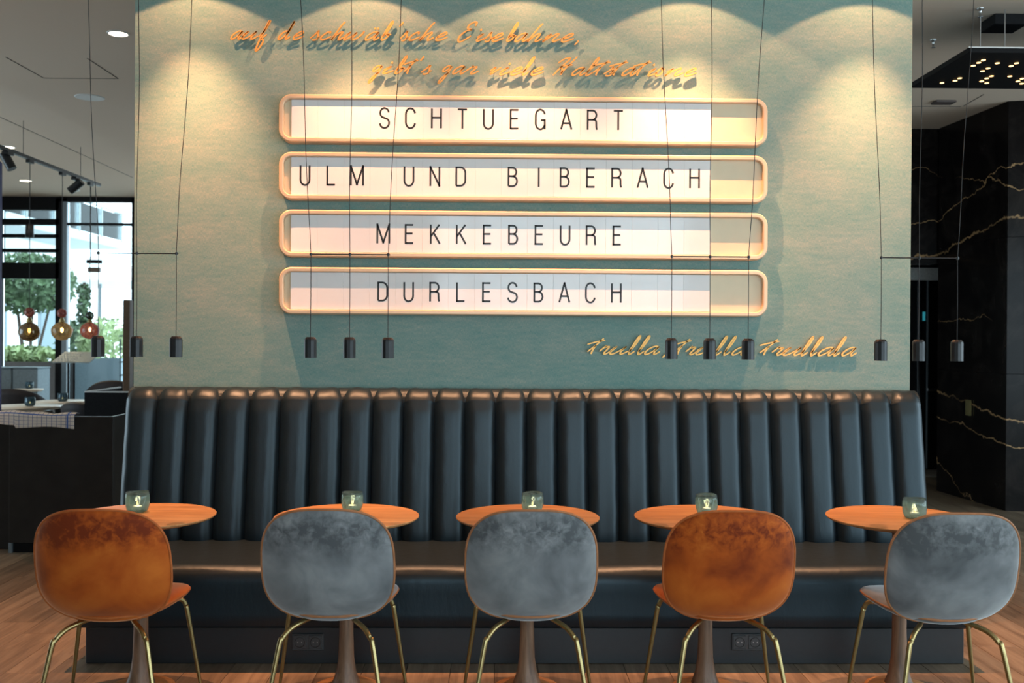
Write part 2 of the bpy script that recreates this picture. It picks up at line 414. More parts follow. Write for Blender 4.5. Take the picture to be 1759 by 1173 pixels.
B((dx(1584), DYY-.012, 1.74), (dx(1588), DYY, 1.84), 'reflection_patch', MT['reflection_glow'], dr)  # cyan reflection on the door, painted as a faintly glowing strip
h = at(1601, 669, Y=11.15); MB().tube([(h.x-.05, 11.15, h.z), (h.x+.05, 11.15, h.z)], .018, 10).tube([(h.x+.03, 11.15, h.z), (h.x+.03, 11.25, h.z)], .010, 8).build('handle', MT['steel'], dr)
pl = at(1659, 700, Y=9.38)
o = MB().bbox((-.007, -.045, -.075), (.007, .045, .075), .003).build('switch_plate', MT['brass']); o.location = (xm+(xc-xm)*.5-.011, pl.y, pl.z); o.rotation_euler.z = math.atan2(xm-xc, -(9.97-8.8))*0+.075
tag(o, 'small bronze switch plate on the black marble wall beside the gold vein', 'switch')
pl = at(1571, 405, Y=10.02); o = MB().bbox((pl.x-.022, 10.02, pl.z-.03), (pl.x+.022, 10.049, pl.z+.03), .004).build('wall_sign', MT['amberplate'])
tag(o, 'tiny amber lit sign above the recessed door', 'sign')

# garden windows, far left
WY = 15.5
wr = struct(thing('window_1', '', '')); del wr['label']; del wr['category']
def bar(x0, y0, x1, y1, name, mat, root=wr, Y=WY, t=.12):
    a = at(x0, y1, Y=Y); b = at(x1, y0, Y=Y); return B((a.x, Y-t/2, a.z), (b.x, Y+t/2, b.z), name, mat, root)
bar(-330, 339, 104, 358, 'head', MT['dark']); bar(104, 339, 232, 347, 'head', MT['dark'])
bar(3, 377, 104, 386, 'transom', MT['dark']); bar(3, 403, 104, 408, 'transom', MT['dark']); bar(3, 428, 104, 433, 'transom', MT['dark']); bar(-330, 452, 104, 476, 'door_head', MT['dark'])
bar(97, 341, 108, 743, 'mullion', MT['dark']); bar(108, 341, 118, 743, 'post', MT['greyframe'])
bar(118, 384, 229, 387, 'transom', MT['dark']); bar(227, 341, 300, 743, 'jamb', MT['dark']); bar(-330, 345, -100, 743, 'jamb', MT['dark'])
bar(2, 341, 6, 743, 'mullion', MT['dark'])
bar(6, 358, 97, 452, 'pane', MT['pane'], t=.02); bar(6, 476, 97, 742, 'pane', MT['pane'], t=.02); bar(118, 347, 227, 384, 'pane', MT['pane'], t=.02); bar(118, 387, 227, 742, 'pane', MT['pane'], t=.02)
a = at(-9, 270, Y=8.6)
o = struct(MB().bbox((-5.0, 8.5, 0), (at(5, 500, Y=8.75).x, 8.75, at(3, 268, Y=8.5).z), .02).build('trim_1', MT['navy']))
# ------------------------------------------------------------------ bench
def build_bench():
    xl, xr = at(206, 850, Y=5.24).x, at(1593, 850, Y=5.24).x
    z_s, top = .455, 1.245
    root = thing('bench', 'long black leather bench with channel-tufted back against the teal wall', 'bench', ((xl+xr)/2, 4.9, 0))
    cx = (xl+xr)/2; n = 26; w = (xr-xl)/n
    path = []                                   # front skin of a channel, local y (0 = 4.9), z
    yb, yt = .31, .425
    for k in range(13): t = k/12; path.append((yb+(yt-yb)*t, z_s-.03+(top-.075-z_s+.03)*t, 1.0))
    for k in range(1, 8):
        a_ = k/7*math.pi*.5; path.append((yt+.085*(1-math.cos(a_)), top-.075+.075*math.sin(a_), 1.0))
    path.append((.535, top-.002, 1.0))
    nu = 14; rnd = random.Random(3)
    meshes = []
    for var in range(4):
        ph = [rnd.uniform(0, 6.28) for _ in range(4)]
        def fn(u, v):
            k = v*(len(path)-1); i = min(int(k), len(path)-2); q = k-i
            y = path[i][0]*(1-q)+path[i+1][0]*q; z = path[i][1]*(1-q)+path[i+1][1]*q
            s = 2*u-1; prof = (1-abs(s)**3.6)
            bulge = .045*prof
            tz = max(0, (z-(top-.12))/.12); lowk = max(0, 1-(z-(z_s-.03))/.10)
            y2 = y-bulge*(1-.55*tz)+.018*lowk*lowk*(1 if abs(s) < .99 else .5)
            y2 += .0022*math.sin(z*31+ph[0])*(abs(s)**2)*math.sin(s*3+ph[1])
            z2 = z+.002*math.sin(s*5+ph[2])*tz - .030*tz*(abs(s)**4)
            if tz > .1: y2 += .0035*math.sin(z*210+ph[3])*max(0, abs(s)-.62)*2.0*(1-tz)
            return (s*w*.5*(1-.012*tz), y2, z2)
        meshes.append(MB().grid(fn, nu, len(path)*3).mesh('channel'))
    bp = [(y+.004, z-.003) for y, z, _ in path]+[(.54, top-.006), (.54, z_s-.03)]; nb = len(bp)
    bv = [(sx, y, z) for sx in (xl-cx+.002, xr-cx-.002) for y, z in bp]
    back = MB().add(bv, [tuple(range(nb)), tuple(reversed(range(nb, 2*nb)))]+[(k, nb+k, nb+(k+1) % nb, (k+1) % nb) for k in range(nb)]).build('backrest', MT['leather'], root)
    for k in range(n):
        o = link('channel', meshes[rnd.randrange(4)], MT['leather'], back); o.location = (xl-cx+w*(k+.5), 0, 0)
    # seat cushion: rounded front edge
    sf = -.33
    pr = [(.36, z_s), (sf+.20, z_s+.006), (sf+.075, z_s+.004)]+[(sf+.075-.075*math.sin(a_), z_s-.071+.075*math.cos(a_)) for a_ in [math.pi/2*k/8 for k in range(1, 9)]]+[(sf+.004, .30), (sf+.006, .19), (sf+.02, .178), (.36, .178)]
    sxl, sxr = at(150, 1137, Z=0).x-cx-.012, at(1652, 1138, Z=0).x-cx+.012
    def seat_fn(u, v):
        k = v*(len(pr)-1); i = min(int(k), len(pr)-2); q = k-i
        y = pr[i][0]*(1-q)+pr[i+1][0]*q; z = pr[i][1]*(1-q)+pr[i+1][1]*q
        return (sxl+(sxr-sxl)*u, y, z+(.003*math.sin(u*37)*math.sin(y*9+u*11) if z > .44 else 0))
    mb = MB().grid(seat_fn, 60, (len(pr)-1)*2)
    for sx in (sxl, sxr):
        vs = [(sx, y, z) for y, z in pr]; mb.add(vs, [tuple(range(len(vs)))])
    mb.build('seat', MT['leather'], root)
    pl_, pr_ = at(150, 1137, Z=0).x, at(1652, 1138, Z=0).x
    MB().bbox((pl_-cx, -.27, 0), (pr_-cx, .53, .178), .004).build('plinth', MT['plinth'], root)
    return root, 4.9-.27
bench, PY = build_bench()
def socket(px, py, lab):
    p = at(px, py, Y=PY); r = thing('power_socket', lab, 'socket', (p.x, PY-.0006, p.z), 0, 'double sockets on the bench plinth')
    MB().bbox((-.073, -.008, -.039), (.073, 0, .039), .003).build('frame', MT['socket'], r)
    for s in (-1, 1):
        c = s*.036
        o = MB().bbox((c-.031, -.011, -.031), (c+.031, -.006, .031), .002).build('insert', MT['socket'], r)
        m = MB()
        n = 24; v = []; f = []
        for rr, yy in ((.024, -.0112), (.024, -.0125), (.021, -.0125), (.020, -.0085), (0.0005, -.0085)):
            for k in range(n): v.append((c+rr*math.cos(2*math.pi*k/n), yy, rr*math.sin(2*math.pi*k/n)))
        for i in range(4):
            for k in range(n): f.append((i*n+k, i*n+(k+1) % n, i*n+n+(k+1) % n, i*n+n+k))
        m.add(v, f, True).build('well', MT['socket_in'], o)
        for dx in (-.009, .009): MB().lathe([(.0025, 0), (.0025, .003)], 8).build('contact', MT['steel'], o).matrix_local = Matrix.Translation((c+dx, -.0085, 0)) @ Matrix.Rotation(math.pi/2, 4, 'X')
socket(1283, 1102, 'black double socket on the bench plinth between the fourth and fifth chairs')
socket(529, 1102, 'black double socket on the bench plinth behind the legs of the second chair')

# ------------------------------------------------------------------ lettering
def smooth(pts, k=6):
    p = [Vector((*q, 0)) for q in pts]; 
    if len(p) < 3: return p
    out = []
    for i in range(len(p)-1):
        a = p[i-1] if i else p[0]*2-p[1]; b = p[i]; c = p[i+1]; d = p[i+2] if i+2 < len(p) else p[-1]*2-p[-2]
        for j in range(k):
            t = j/k; out.append(.5*((2*b)+(c-a)*t+(2*a-5*b+4*c-d)*t*t+(3*b-a-3*c+d)*t**3))
    out.append(p[-1]); return out
def ribbon(mb, pts, w, y0, y1, nib=0.0, ends=True):
    """stroke of width w along pts (x, z), solid between depths y0 and y1"""
    m = len(pts); L = []; R = []
    for i, p in enumerate(pts):
        t = (pts[min(i+1, m-1)]-pts[max(i-1, 0)])
        t = t.normalized() if t.length > 1e-9 else Vector((1, 0, 0))
        nrm = Vector((-t.y, t.x, 0)); k = 1.0
        if nib: k = 1-nib+nib*abs(t.dot(Vector((.45, -.9, 0))))
        if nib and (i == 0 or i == m-1): k *= .55
        L.append(p+nrm*w*.5*k); R.append(p-nrm*w*.5*k)
    if not nib:                                        # square ends
        pass
    v = []; f = []
    for i in range(m):
        v += [(L[i].x, y0, L[i].y), (R[i].x, y0, R[i].y), (R[i].x, y1, R[i].y), (L[i].x, y1, L[i].y)]
    for i in range(m-1):
        a = 4*i; b = a+4
        f += [(a, b, b+1, a+1), (a+1, b+1, b+2, a+2), (a+2, b+2, b+3, a+3), (a+3, b+3, b, a)]
    f += [(0, 1, 2, 3), (4*m-4, 4*m-1, 4*m-2, 4*m-3)]
    return mb.add(v, f)
G = {
 'a': [[(.95,.92),(.6,1.0),(.22,.72),(.04,.32),(.14,.02),(.40,.08),(.75,.50),(.96,.95),(.84,.40),(.92,.04),(1.08,.06),(1.32,.38)]],
 'u': [[(0,.45),(.22,.92),(.22,.80),(.10,.25),(.22,.02),(.45,.12),(.80,.62),(.93,.95),(.82,.32),(.92,.03),(1.08,.08),(1.3,.40)]],
 'f': [[(.0,.30),(.42,.95),(.60,1.7),(.62,2.25),(.50,2.15),(.42,1.2),(.34,.0),(.32,-.9),(.42,-1.38),(.62,-1.3),(.86,-.5),(.82,-.1),(.55,.0),(.5,.1),(.95,.62)]],
 'd': [[(.80,.95),(.48,1.0),(.16,.68),(.04,.28),(.14,.0),(.38,.08),(.72,.60),(.86,1.3),(.90,2.2),(.84,1.8),(.80,.45),(.90,.03),(1.06,.08),(1.25,.36)]],
 'e': [[(.08,.36),(.45,.50),(.70,.78),(.58,1.0),(.30,.84),(.08,.40),(.16,.04),(.48,.04),(.98,.42)]],
 's': [[(-.34,.18),(.10,.62),(.42,1.10),(.46,.78),(.64,.36),(.50,.04),(.20,-.04),(-.06,.02)],[(.60,.16),(.92,.46)]],
 'c': [[(.66,.74),(.62,.98),(.34,.88),(.08,.42),(.16,.04),(.46,.04),(.96,.42)]],
 'h': [[(.30,2.2),(.20,1.9),(.08,.9),(.0,.0),(.20,.55),(.52,.96),(.66,.85),(.58,.35),(.66,.03),(.82,.08),(1.05,.38)]],
 'w': [[(0,.45),(.22,.92),(.20,.70),(.12,.20),(.25,.02),(.58,.50),(.72,.92),(.68,.25),(.80,.02),(1.10,.30),(1.22,.92),(1.16,1.0)]],
 'b': [[(.12,.42),(.42,1.2),(.56,2.0),(.46,2.28),(.30,1.9),(.10,.7),(.04,.2),(.22,.0),(.58,.22),(.70,.66),(.52,.80),(.50,.62),(1.0,.72)]],
 'i': [[(0,.45),(.22,.92),(.12,.28),(.20,.02),(.32,.06),(.58,.40)]],
 'l': [[(.04,.30),(.42,1.2),(.56,2.0),(.46,2.28),(.28,1.8),(.08,.5),(.12,.04),(.32,.02),(.70,.40)]],
 'n': [[(0,.45),(.22,.92),(.18,.6),(.06,.0),(.32,.55),(.62,.96),(.76,.85),(.66,.30),(.76,.03),(.90,.08),(1.15,.40)]],
 'o': [[(.60,1.0),(.22,.82),(.0,.30),(.24,-.02),(.66,.20),(.80,.70),(.60,1.0),(.62,.80),(.95,.88)]],
 'r': [[(0,.35),(.30,1.0),(.36,.86),(.64,.92),(.60,.55),(.50,.20),(.60,.02),(.78,.08),(1.05,.42)]],
 't': [[(.62,1.95),(.42,1.3),(.0,.28)],[(.36,1.1),(.34,.5),(.42,.0)],[(-.42,1.18),(.1,1.45),(.85,1.72)]],
 'v': [[(0,.45),(.24,.95),(.24,.60),(.20,.05),(.50,.50),(.72,.95)]],
 'g': [[(.88,.92),(.5,1.0),(.16,.70),(.10,.40),(.26,.28),(.62,.52),(.92,.95),(.80,.1),(.66,-.6),(.40,-1.15),(.24,-1.12),(.30,-.7),(.66,-.1),(1.0,.2)]],
 'E': [[(1.05,1.85),(1.02,2.25),(.70,2.32),(.36,2.0),(.40,1.55),(.85,1.42),(.35,1.22),(.0,.7),(-.02,.25),(.2,-.08),(.55,.05),(1.15,.65)]],
 'H': [[(-.1,1.55),(.22,2.1),(.58,2.2),(.62,1.95),(.40,1.1),(.20,.0)],[(.30,1.05),(.75,1.25),(1.2,1.35)],[(1.12,2.4),(.98,1.6),(.78,.6),(.80,.06)],[(.36,1.0),(.62,.75),(.78,.2)]],
 ',': [[(.12,.18),(.20,.05),(.12,-.12),(-.02,-.38)]],
 "'": [[(.12,2.25),(.18,2.1),(.12,1.95),(.0,1.65)]],
 '.': [[(.0,1.50),(.07,1.42),(.10,1.28)]],
}
SX = (WALLY, .040)                                        # script stands off the wall
def script_word(text, base, xh, letters, w, front, back, label):
    """letters: (glyph, left px, right px); base: (x px, baseline y px)"""
    Y = WALLY-front
    org = at(letters[0][1], base, Y=WALLY); root = thing('script_word', label, 'lettering', (org.x, WALLY, org.z), 0, 'gilded script words on the teal wall')
    for g, xa, xb in letters:
        bl = base+.0058*(xa-letters[0][1])
        a = at(xa, bl, Y=Y); b = at(xb, bl, Y=Y); hgt = at(xa, bl-xh, Y=Y).z-a.z
        st = [[(x+.46*z, z) for x, z in smooth_pts] for smooth_pts in [[(q.x, q.y) for q in smooth(s)] for s in G[g]]]
        xs = [p[0] for s in st for p in s]; x0, x1 = min(xs), max(xs)
        sx = (b.x-a.x-w*.6)/max(x1-x0, .05) if g not in ",'." else hgt
        mb = MB(); pins = []
        for s in st:
            pts = [Vector((a.x+w*.3+(x-x0)*sx-org.x, a.z+z*hgt-org.z, 0)) for x, z in s]
            ribbon(mb, pts, w, -front, -front+.006, .42)
        pins = [pts[len(pts)//2]] if g in ",'." else [pts[len(pts)//3]]
        o = mb.build('letter', MT['script'], root)
        for p in pins:
            MB().tube([(p.x, -front+.004, p.y), (p.x, 0, p.y)], .0016, 6).build('pin', MT['brass'], o)
    return root
def word(text, base, xh, spec, label, w=.0105, front=.032):
    return script_word(text, base, xh, spec, w, front, .006, label)
word('auf', 67, 14.2, [('a',396,419),('u',415,444),('f',438,465)], 'gold script word auf at the left end of the top line')
word('de', 67.5, 14.2, [('d',477,507),('e',503,523)], 'gold script word de between auf and the long word on the top line')
word('schwaeb', 68, 14.2, [('s',532,551),('c',550,570),('h',568,594),('w',590,626),('a',627,653),('.',643,645),('.',648,650),('b',654,676),("'",685,688),('s',686,703),('c',702,722),('h',720,748),('e',748,770)], "gold script word schwäb'sche with two small dots, middle of the top line")
word('Eisebahne', 70.5, 14.2, [('E',786,820),('i',818,834),('.',825,827),('s',829,848),('e',845,866),('b',870,891),('a',884,908),('h',905,934),('n',931,965),('e',964,987),(',',986,990)], 'gold script word Eisebahne with a comma, right end of the top line')
word('gibts', 126, 13.5, [('g',632,657),('i',657,677),('.',672,674),('b',678,700),('t',693,720),("'",721,725),('s',722,743)], "gold script word gibt's at the left end of the second line")
word('gar', 126.5, 13.5, [('g',752,777),('a',777,801),('r',799,824)], "gold script word gar after gibt's on the second line")
word('viele', 128, 13.5, [('v',841,862),('i',858,878),('.',874,876),('e',877,899),('l',897,919),('e',912,935)], 'gold script word viele in the middle of the second line')
word('Haltstatione', 129, 13.5, [('H',949,993),('a',982,1007),('l',1006,1030),('t',1016,1050),('s',1036,1058),('t',1046,1080),('a',1068,1094),('t',1087,1120),('i',1113,1130),('.',1122,1124),('o',1126,1143),('n',1141,1175),('e',1176,1198)], 'gold script word Haltstatione at the right end of the second line')
LW = dict(w=.0108, front=.014)
word('trulla', 608, 14, [('t',1008,1041),('r',1029,1051),('u',1047,1080),('l',1079,1101),('l',1095,1117),('a',1107,1135),(',',1137,1141)], 'gold script word trulla with a comma, left of the low line', **LW)
word('trulla2', 609, 14, [('t',1156,1189),('r',1177,1199),('u',1195,1229),('l',1228,1250),('l',1243,1265),('a',1257,1285)], 'gold script word trulla partly hidden behind three hanging lamps', **LW)
word('trullala', 610, 14, [('t',1304,1340),('r',1325,1350),('u',1345,1380),('l',1376,1398),('l',1392,1414),('a',1405,1436),('l',1432,1454),('a',1446,1473)], 'gold script word trullala at the right end of the low line', **LW)

def arc(cx, cz, rx, rz, a0, a1, n=10):
    return [(cx+rx*math.cos(math.radians(a0+(a1-a0)*k/n)), cz+rz*math.sin(math.radians(a0+(a1-a0)*k/n))) for k in range(n+1)]
w_ = .27
S = {
 'S': [arc(0,.755,w_*.92,.245,-10+15,180,10)+arc(0,.755,w_*.92,.25,180,235,4)+arc(0,.25,w_,.255,50,0,4)+arc(0,.25,w_,.25,0,-175,10)],
 'C': [arc(0,.70,w_,.30,10,180,12)+arc(0,.30,w_,.30,180,350,12)],
 'H': [[(-w_,0),(-w_,1)],[(w_,0),(w_,1)],[(-w_,.54),(w_,.54)]],
 'T': [[(-.27,.972),(.27,.972)],[(0,0),(0,.96)]],
 'U': [[(-w_,1)]+arc(0,.28,w_,.28,180,360,14)+[(w_,1)]],
 'E': [[(.24,.972),(-.22,.972),(-.22,.028),(.24,.028)],[(-.22,.53),(.20,.53)]],
 'G': [arc(0,.70,w_,.30,12,180,12)+arc(0,.30,w_,.30,180,300,9)+[(w_*.97,.20),(w_*.97,.46),(.03,.46)],[(w_*.97,.25),(w_*.97,0)]],
 'A': [[(-.31,0),(0,1),(.31,0)],[(-.19,.32),(.19,.32)]],
 'R': [[(-w_,0),(-w_,.972),(.02,.972)]+arc(.02,.74,.22,.232,90,-90,10)+[(-w_,.508)],[(.02,.508)]+arc(.05,.40,.18,.11,80,0,5)+[(.24,.12),(.27,0)]],
 'L': [[(-.22,1),(-.22,.028),(.24,.028)]],
 'M': [[(-.36,0),(-.36,.99),(0,.05),(.36,.99),(.36,0)]],
 'N': [[(-w_,0),(-w_,.985),(w_,.015),(w_,1)]],
 'D': [[(-w_,.028),(-w_,.972),(-.03,.972)]+arc(-.03,.68,w_+.03,.292,90,0,8)+arc(-.03,.32,w_+.03,.292,0,-90,8)+[(-w_,.028)]],
 'B': [[(-w_+.02,.028),(-w_+.02,.972),(.0,.972)]+arc(0,.755,.21,.217,90,-90,10)+[(-w_+.02,.538)],[(0,.538)]+arc(.0,.283,.25,.255,90,-90,10)+[(-w_+.02,.028)]],
 'I': [[(0,0),(0,1)]],
 'K': [[(-w_,0),(-w_,1)],[(.25,1),(-.25,.40)],[(-.09,.56),(.28,0)]],
}
def rrect(x0, z0, x1, z1, r, n=8):
    out = []
    for cx, cz, a0 in ((x1-r, z1-r, 0), (x0+r, z1-r, 90), (x0+r, z0+r, 180), (x1-r, z0+r, 270)):
        out += arc(cx, cz, r, r, a0, a0+90, n)
    return out
def segs(pts, w):
    out = [[Vector((*pts[0], 0))]]
    for i in range(1, len(pts)):
        p = Vector((*pts[i], 0)); out[-1].append(p)
        if i < len(pts)-1:
            a = p-Vector((*pts[i-1], 0)); b = Vector((*pts[i+1], 0))-p
            if a.length > 1e-6 and b.length > 1e-6 and a.angle(b) > .5:
                out[-1][-1] = p+a.normalized()*w*.45; out.append([p-b.normalized()*w*.45])
    return out
def station_sign(text, first, yl0, yl1, yr0, yr1, letter_px, label):
    Yf = WALLY-.075
    tl, tr = at(478.2, yl0, Y=Yf), at(1319.5, yr0, Y=Yf); bl, br = at(478.2, yl1, Y=Yf), at(1319.5, yr1, Y=Yf)
    x0, x1 = (tl.x+bl.x)/2, (tr.x+br.x)/2; z1, z0 = (tl.z+tr.z)/2, (bl.z+br.z)/2
    cx, cz = (x0+x1)/2, (z0+z1)/2; hw, hh = (x1-x0)/2, (z1-z0)/2
    root = thing('station_sign', label, 'sign', (cx, WALLY, cz), 0, 'station name signs on the teal wall')
    prof = [(0, 0), (0, -.064), (.0025, -.070), (.007, -.075), (.021, -.075), (.0245, -.0735), (.0265, -.070), (.0265, -.040)]
    v = []; f = []; n = None
    for ins, y in prof:
        L = rrect(-hw+ins, -hh+ins, hw-ins, hh-ins, .068-ins); n = len(L); v += [(x, y, z) for x, z in L]
    for i in range(len(prof)-1):
        for k in range(n): f.append((i*n+k, i*n+(k+1) % n, i*n+n+(k+1) % n, i*n+n+k))
    MB().add(v, f, False).build('frame', MT['gold'], root)
    L = rrect(-hw+.026, -hh+.026, hw-.026, hh-.026, .042); v = [(x, -.047, z) for x, z in L]+[(x, -.03, z) for x, z in L]; n = len(L)
    MB().add(v, [tuple(range(n)), tuple(reversed(range(n, 2*n)))]+[(k, n+k, n+(k+1) % n, (k+1) % n) for k in range(n)]).build('back_panel', MT['goldpanel'], root)
    ta, tb = at(500.5, 200, Y=WALLY-.06).x-cx, at(1221, 200, Y=WALLY-.06).x-cx; nt = 16; tw = (tb-ta)/nt
    me = MB().bbox((.0002, -.060, -hh+.028), (tw-.0002, -.048, hh-.028), .0008).mesh('letter_tile')
    tiles = []
    for k in range(nt):
        o = link('letter_tile', me, MT['tile'], root); o.location = (ta+tw*k, 0, 0); tiles.append(o)
    hgt = at(700, letter_px[0], Y=WALLY-.06).z-at(700, letter_px[1], Y=WALLY-.06).z
    zb = at(860, letter_px[1], Y=WALLY-.06).z-cz
    for k, ch in enumerate(text):
        if ch == ' ': continue
        mb = MB()
        px = first+44.62*k
        xw = at(px, 200, Y=WALLY-.06).x-cx; j = max(0, min(nt-1, int((xw-ta)/tw)))
        for s in S[ch]:
            for q in segs([(xw+x*hgt*.86-tiles[j].location.x, zb+z*hgt) for x, z in s],   .0098): ribbon(mb, q, .0098, -.0607, -.0598)
        mb.build('letter', MT['ink'], tiles[j])
    return root
station_sign('SCHTUEGART', 660.5, 161.5, 244, 168, 250.5, (187.5, 221.5), 'long gold framed sign reading SCHTUEGART, topmost of four')
station_sign('ULM UND BIBERACH', 524.5, 261, 343, 266, 348, (287, 320.5), 'long gold framed sign reading ULM UND BIBERACH, second from top')
station_sign('MEKKEBEURE', 659.5, 360, 441.5, 365, 446, (386.5, 419.5), 'long gold framed sign reading MEKKEBEURE, third from top')
station_sign('DURLESBACH', 659, 459, 540, 463, 544, (485.5, 518.5), 'long gold framed sign reading DURLESBACH, lowest of four')

# ------------------------------------------------------------------ lamps
WARM = (1.0, .43, .20)
for k, px in enumerate((338, 630, 895, 1178, 1480)):
    p = at(px, 5, Y=WALLY); x = p.x
    r = thing('wall_washer', 'recessed ceiling spotlight above the teal wall, %s from the left' % ('first', 'second', 'third', 'fourth', 'fifth')[k], 'lamp', (x, WALLY-.36, CEIL), 0, 'row of ceiling spots washing the teal wall')
    MB().lathe([(.062, .0), (.062, -.004), (.050, -.006), (.047, .0)], 24).build('trim_ring', MT['white'], r)
    MB().lathe([(.040, -.002), (.040, -.0035), (.001, -.0035)], 20).build('lens', MT['lamp'], r)
    for (en, ang, bl, tilt, sz) in ((36*(1.0, .95, .95, 1.1, 1.0)[k], 112, .10, 0, .007), (330*(1.3, .75, .8, 1.3, 1.3)[k], 64, 1.0, math.radians(4), .007)):
        l = bpy.data.lights.new('beam', 'SPOT'); l.energy = en; l.color = WARM; l.spot_size = math.radians(ang); l.spot_blend = bl; l.shadow_soft_size = sz
        o = bpy.data.objects.new('beam', l); col.objects.link(o); o.parent = r; o.location = (0, 0, -.04); o.rotation_euler = (tilt, 0, 0)
PEND = 4.33
def pendant_trio(xs, rod_y, top_px, can_y, lab):
    c = at(xs[1], rod_y, Y=PEND)
    r = thing('pendant_lamp', lab, 'lamp', (c.x, PEND, c.z), 0, 'black trios of hanging lamps')
    zr = 0; xs_w = [at(x, rod_y, Y=PEND).x-c.x for x in xs]
    MB().tube([(xs_w[0]-.006, 0, 0), (xs_w[2]+.008, 0, 0)], .0026, 8).build('rod', MT['blackmetal'], r)
    zc = at(xs[1], can_y[0], Y=PEND).z-c.z; zb = at(xs[1], can_y[1], Y=PEND).z-c.z
    rnd = random.Random(int(xs[0]))
    for k in range(3):
        xw = xs_w[k]; tp = at(top_px[k], 2, Y=PEND); tx = tp.x-c.x
        slope = (tx-xw)/(tp.z-c.z); n = 16; pts = []
        zt = CEIL-c.z-.02
        ph = rnd.uniform(0, 6)
        for i in range(n+1):
            z = zt*i/n; pts.append((xw+slope*z+.0035*math.sin(z*6+ph)*min(1, i/2)*(1 if i < n else 0), .002*math.sin(z*5+ph), z))
        pts = [(xw, 0, zc-.002), (xw+.0008, 0, zc*.5)]+pts
        MB().tube(pts, .0016, 6).build('cable', MT['cable'], r)
        MB().lathe([(.0055, -.006), (.0055, .006)], 10, (xw, 0, 0)).build('clip', MT['blackmetal'], r)
        MB().lathe([(.045, CEIL-c.z), (.045, CEIL-c.z-.02), (.040, CEIL-c.z-.024), (.002, CEIL-c.z-.024)], 20, (xw+slope*zt, 0, 0)).build('ceiling_cap', MT['blackmetal'], r)
        rr = .0272
        can = MB().lathe([(.004, zc), (rr*.66, zc-.0005), (rr*.95, zc-.010), (rr, zc-.018), (rr, zb), (rr*.86, zb), (rr*.84, zb+.012), (.001, zb+.012)], 12, (xw, 0, 0), False, math.pi/12).build('lamp_body', MT['blackmetal'], r)
    return r
pendant_trio((169, 235, 303), 435, (150, 239, 330), (577, 613), 'trio of black can pendants on one rod, far left')
pendant_trio((534, 601, 667), 437, (516, 604, 689), (579, 615), 'trio of black can pendants hanging over the left end of the lowest sign')
pendant_trio((1154, 1220, 1286), 441, (1136, 1223, 1312), (581, 617), 'trio of black can pendants hanging in front of the low script line')
pendant_trio((1514, 1579, 1645), 443, (1498, 1585, 1672), (583, 620), 'trio of black can pendants on one rod, far right')

# ------------------------------------------------------------------ chairs
def superell(n_pts, a, b, e):
    out = []
    for k in range(n_pts):
        w = 2*math.pi*k/n_pts; c, s = math.cos(w), math.sin(w)
        out.append((a*math.copysign(abs(c)**(2/e), c), b*math.copysign(abs(s)**(2/e), s)))
    return out
NA = 56
def shell(outline, surf, nrm_axis, T_pos, T_neg, rings=9):
    """pillow: outline (2D), surf(p, q) -> 3D mid point, thickness on both sides of axis"""
    v = []; f = []
    for side, T in ((1, T_pos), (-1, T_neg)):
        base = len(v)
        for i in range(rings+1):
            r = math.sin(i/rings*math.pi/2)
            for (p, q) in outline:
                c = surf(p*r, q*r); t = T*(max(0, 1-r**3.4))**.55
                v.append(tuple(c[k]+side*t*nrm_axis[k] for k in range(3)))
        for i in range(rings):
            for k in range(NA):
                l = (k+1) % NA; qd = (base+i*NA+k, base+i*NA+l, base+(i+1)*NA+l, base+(i+1)*NA+k); f.append(qd if side < 0 else qd[::-1])
    return v, f
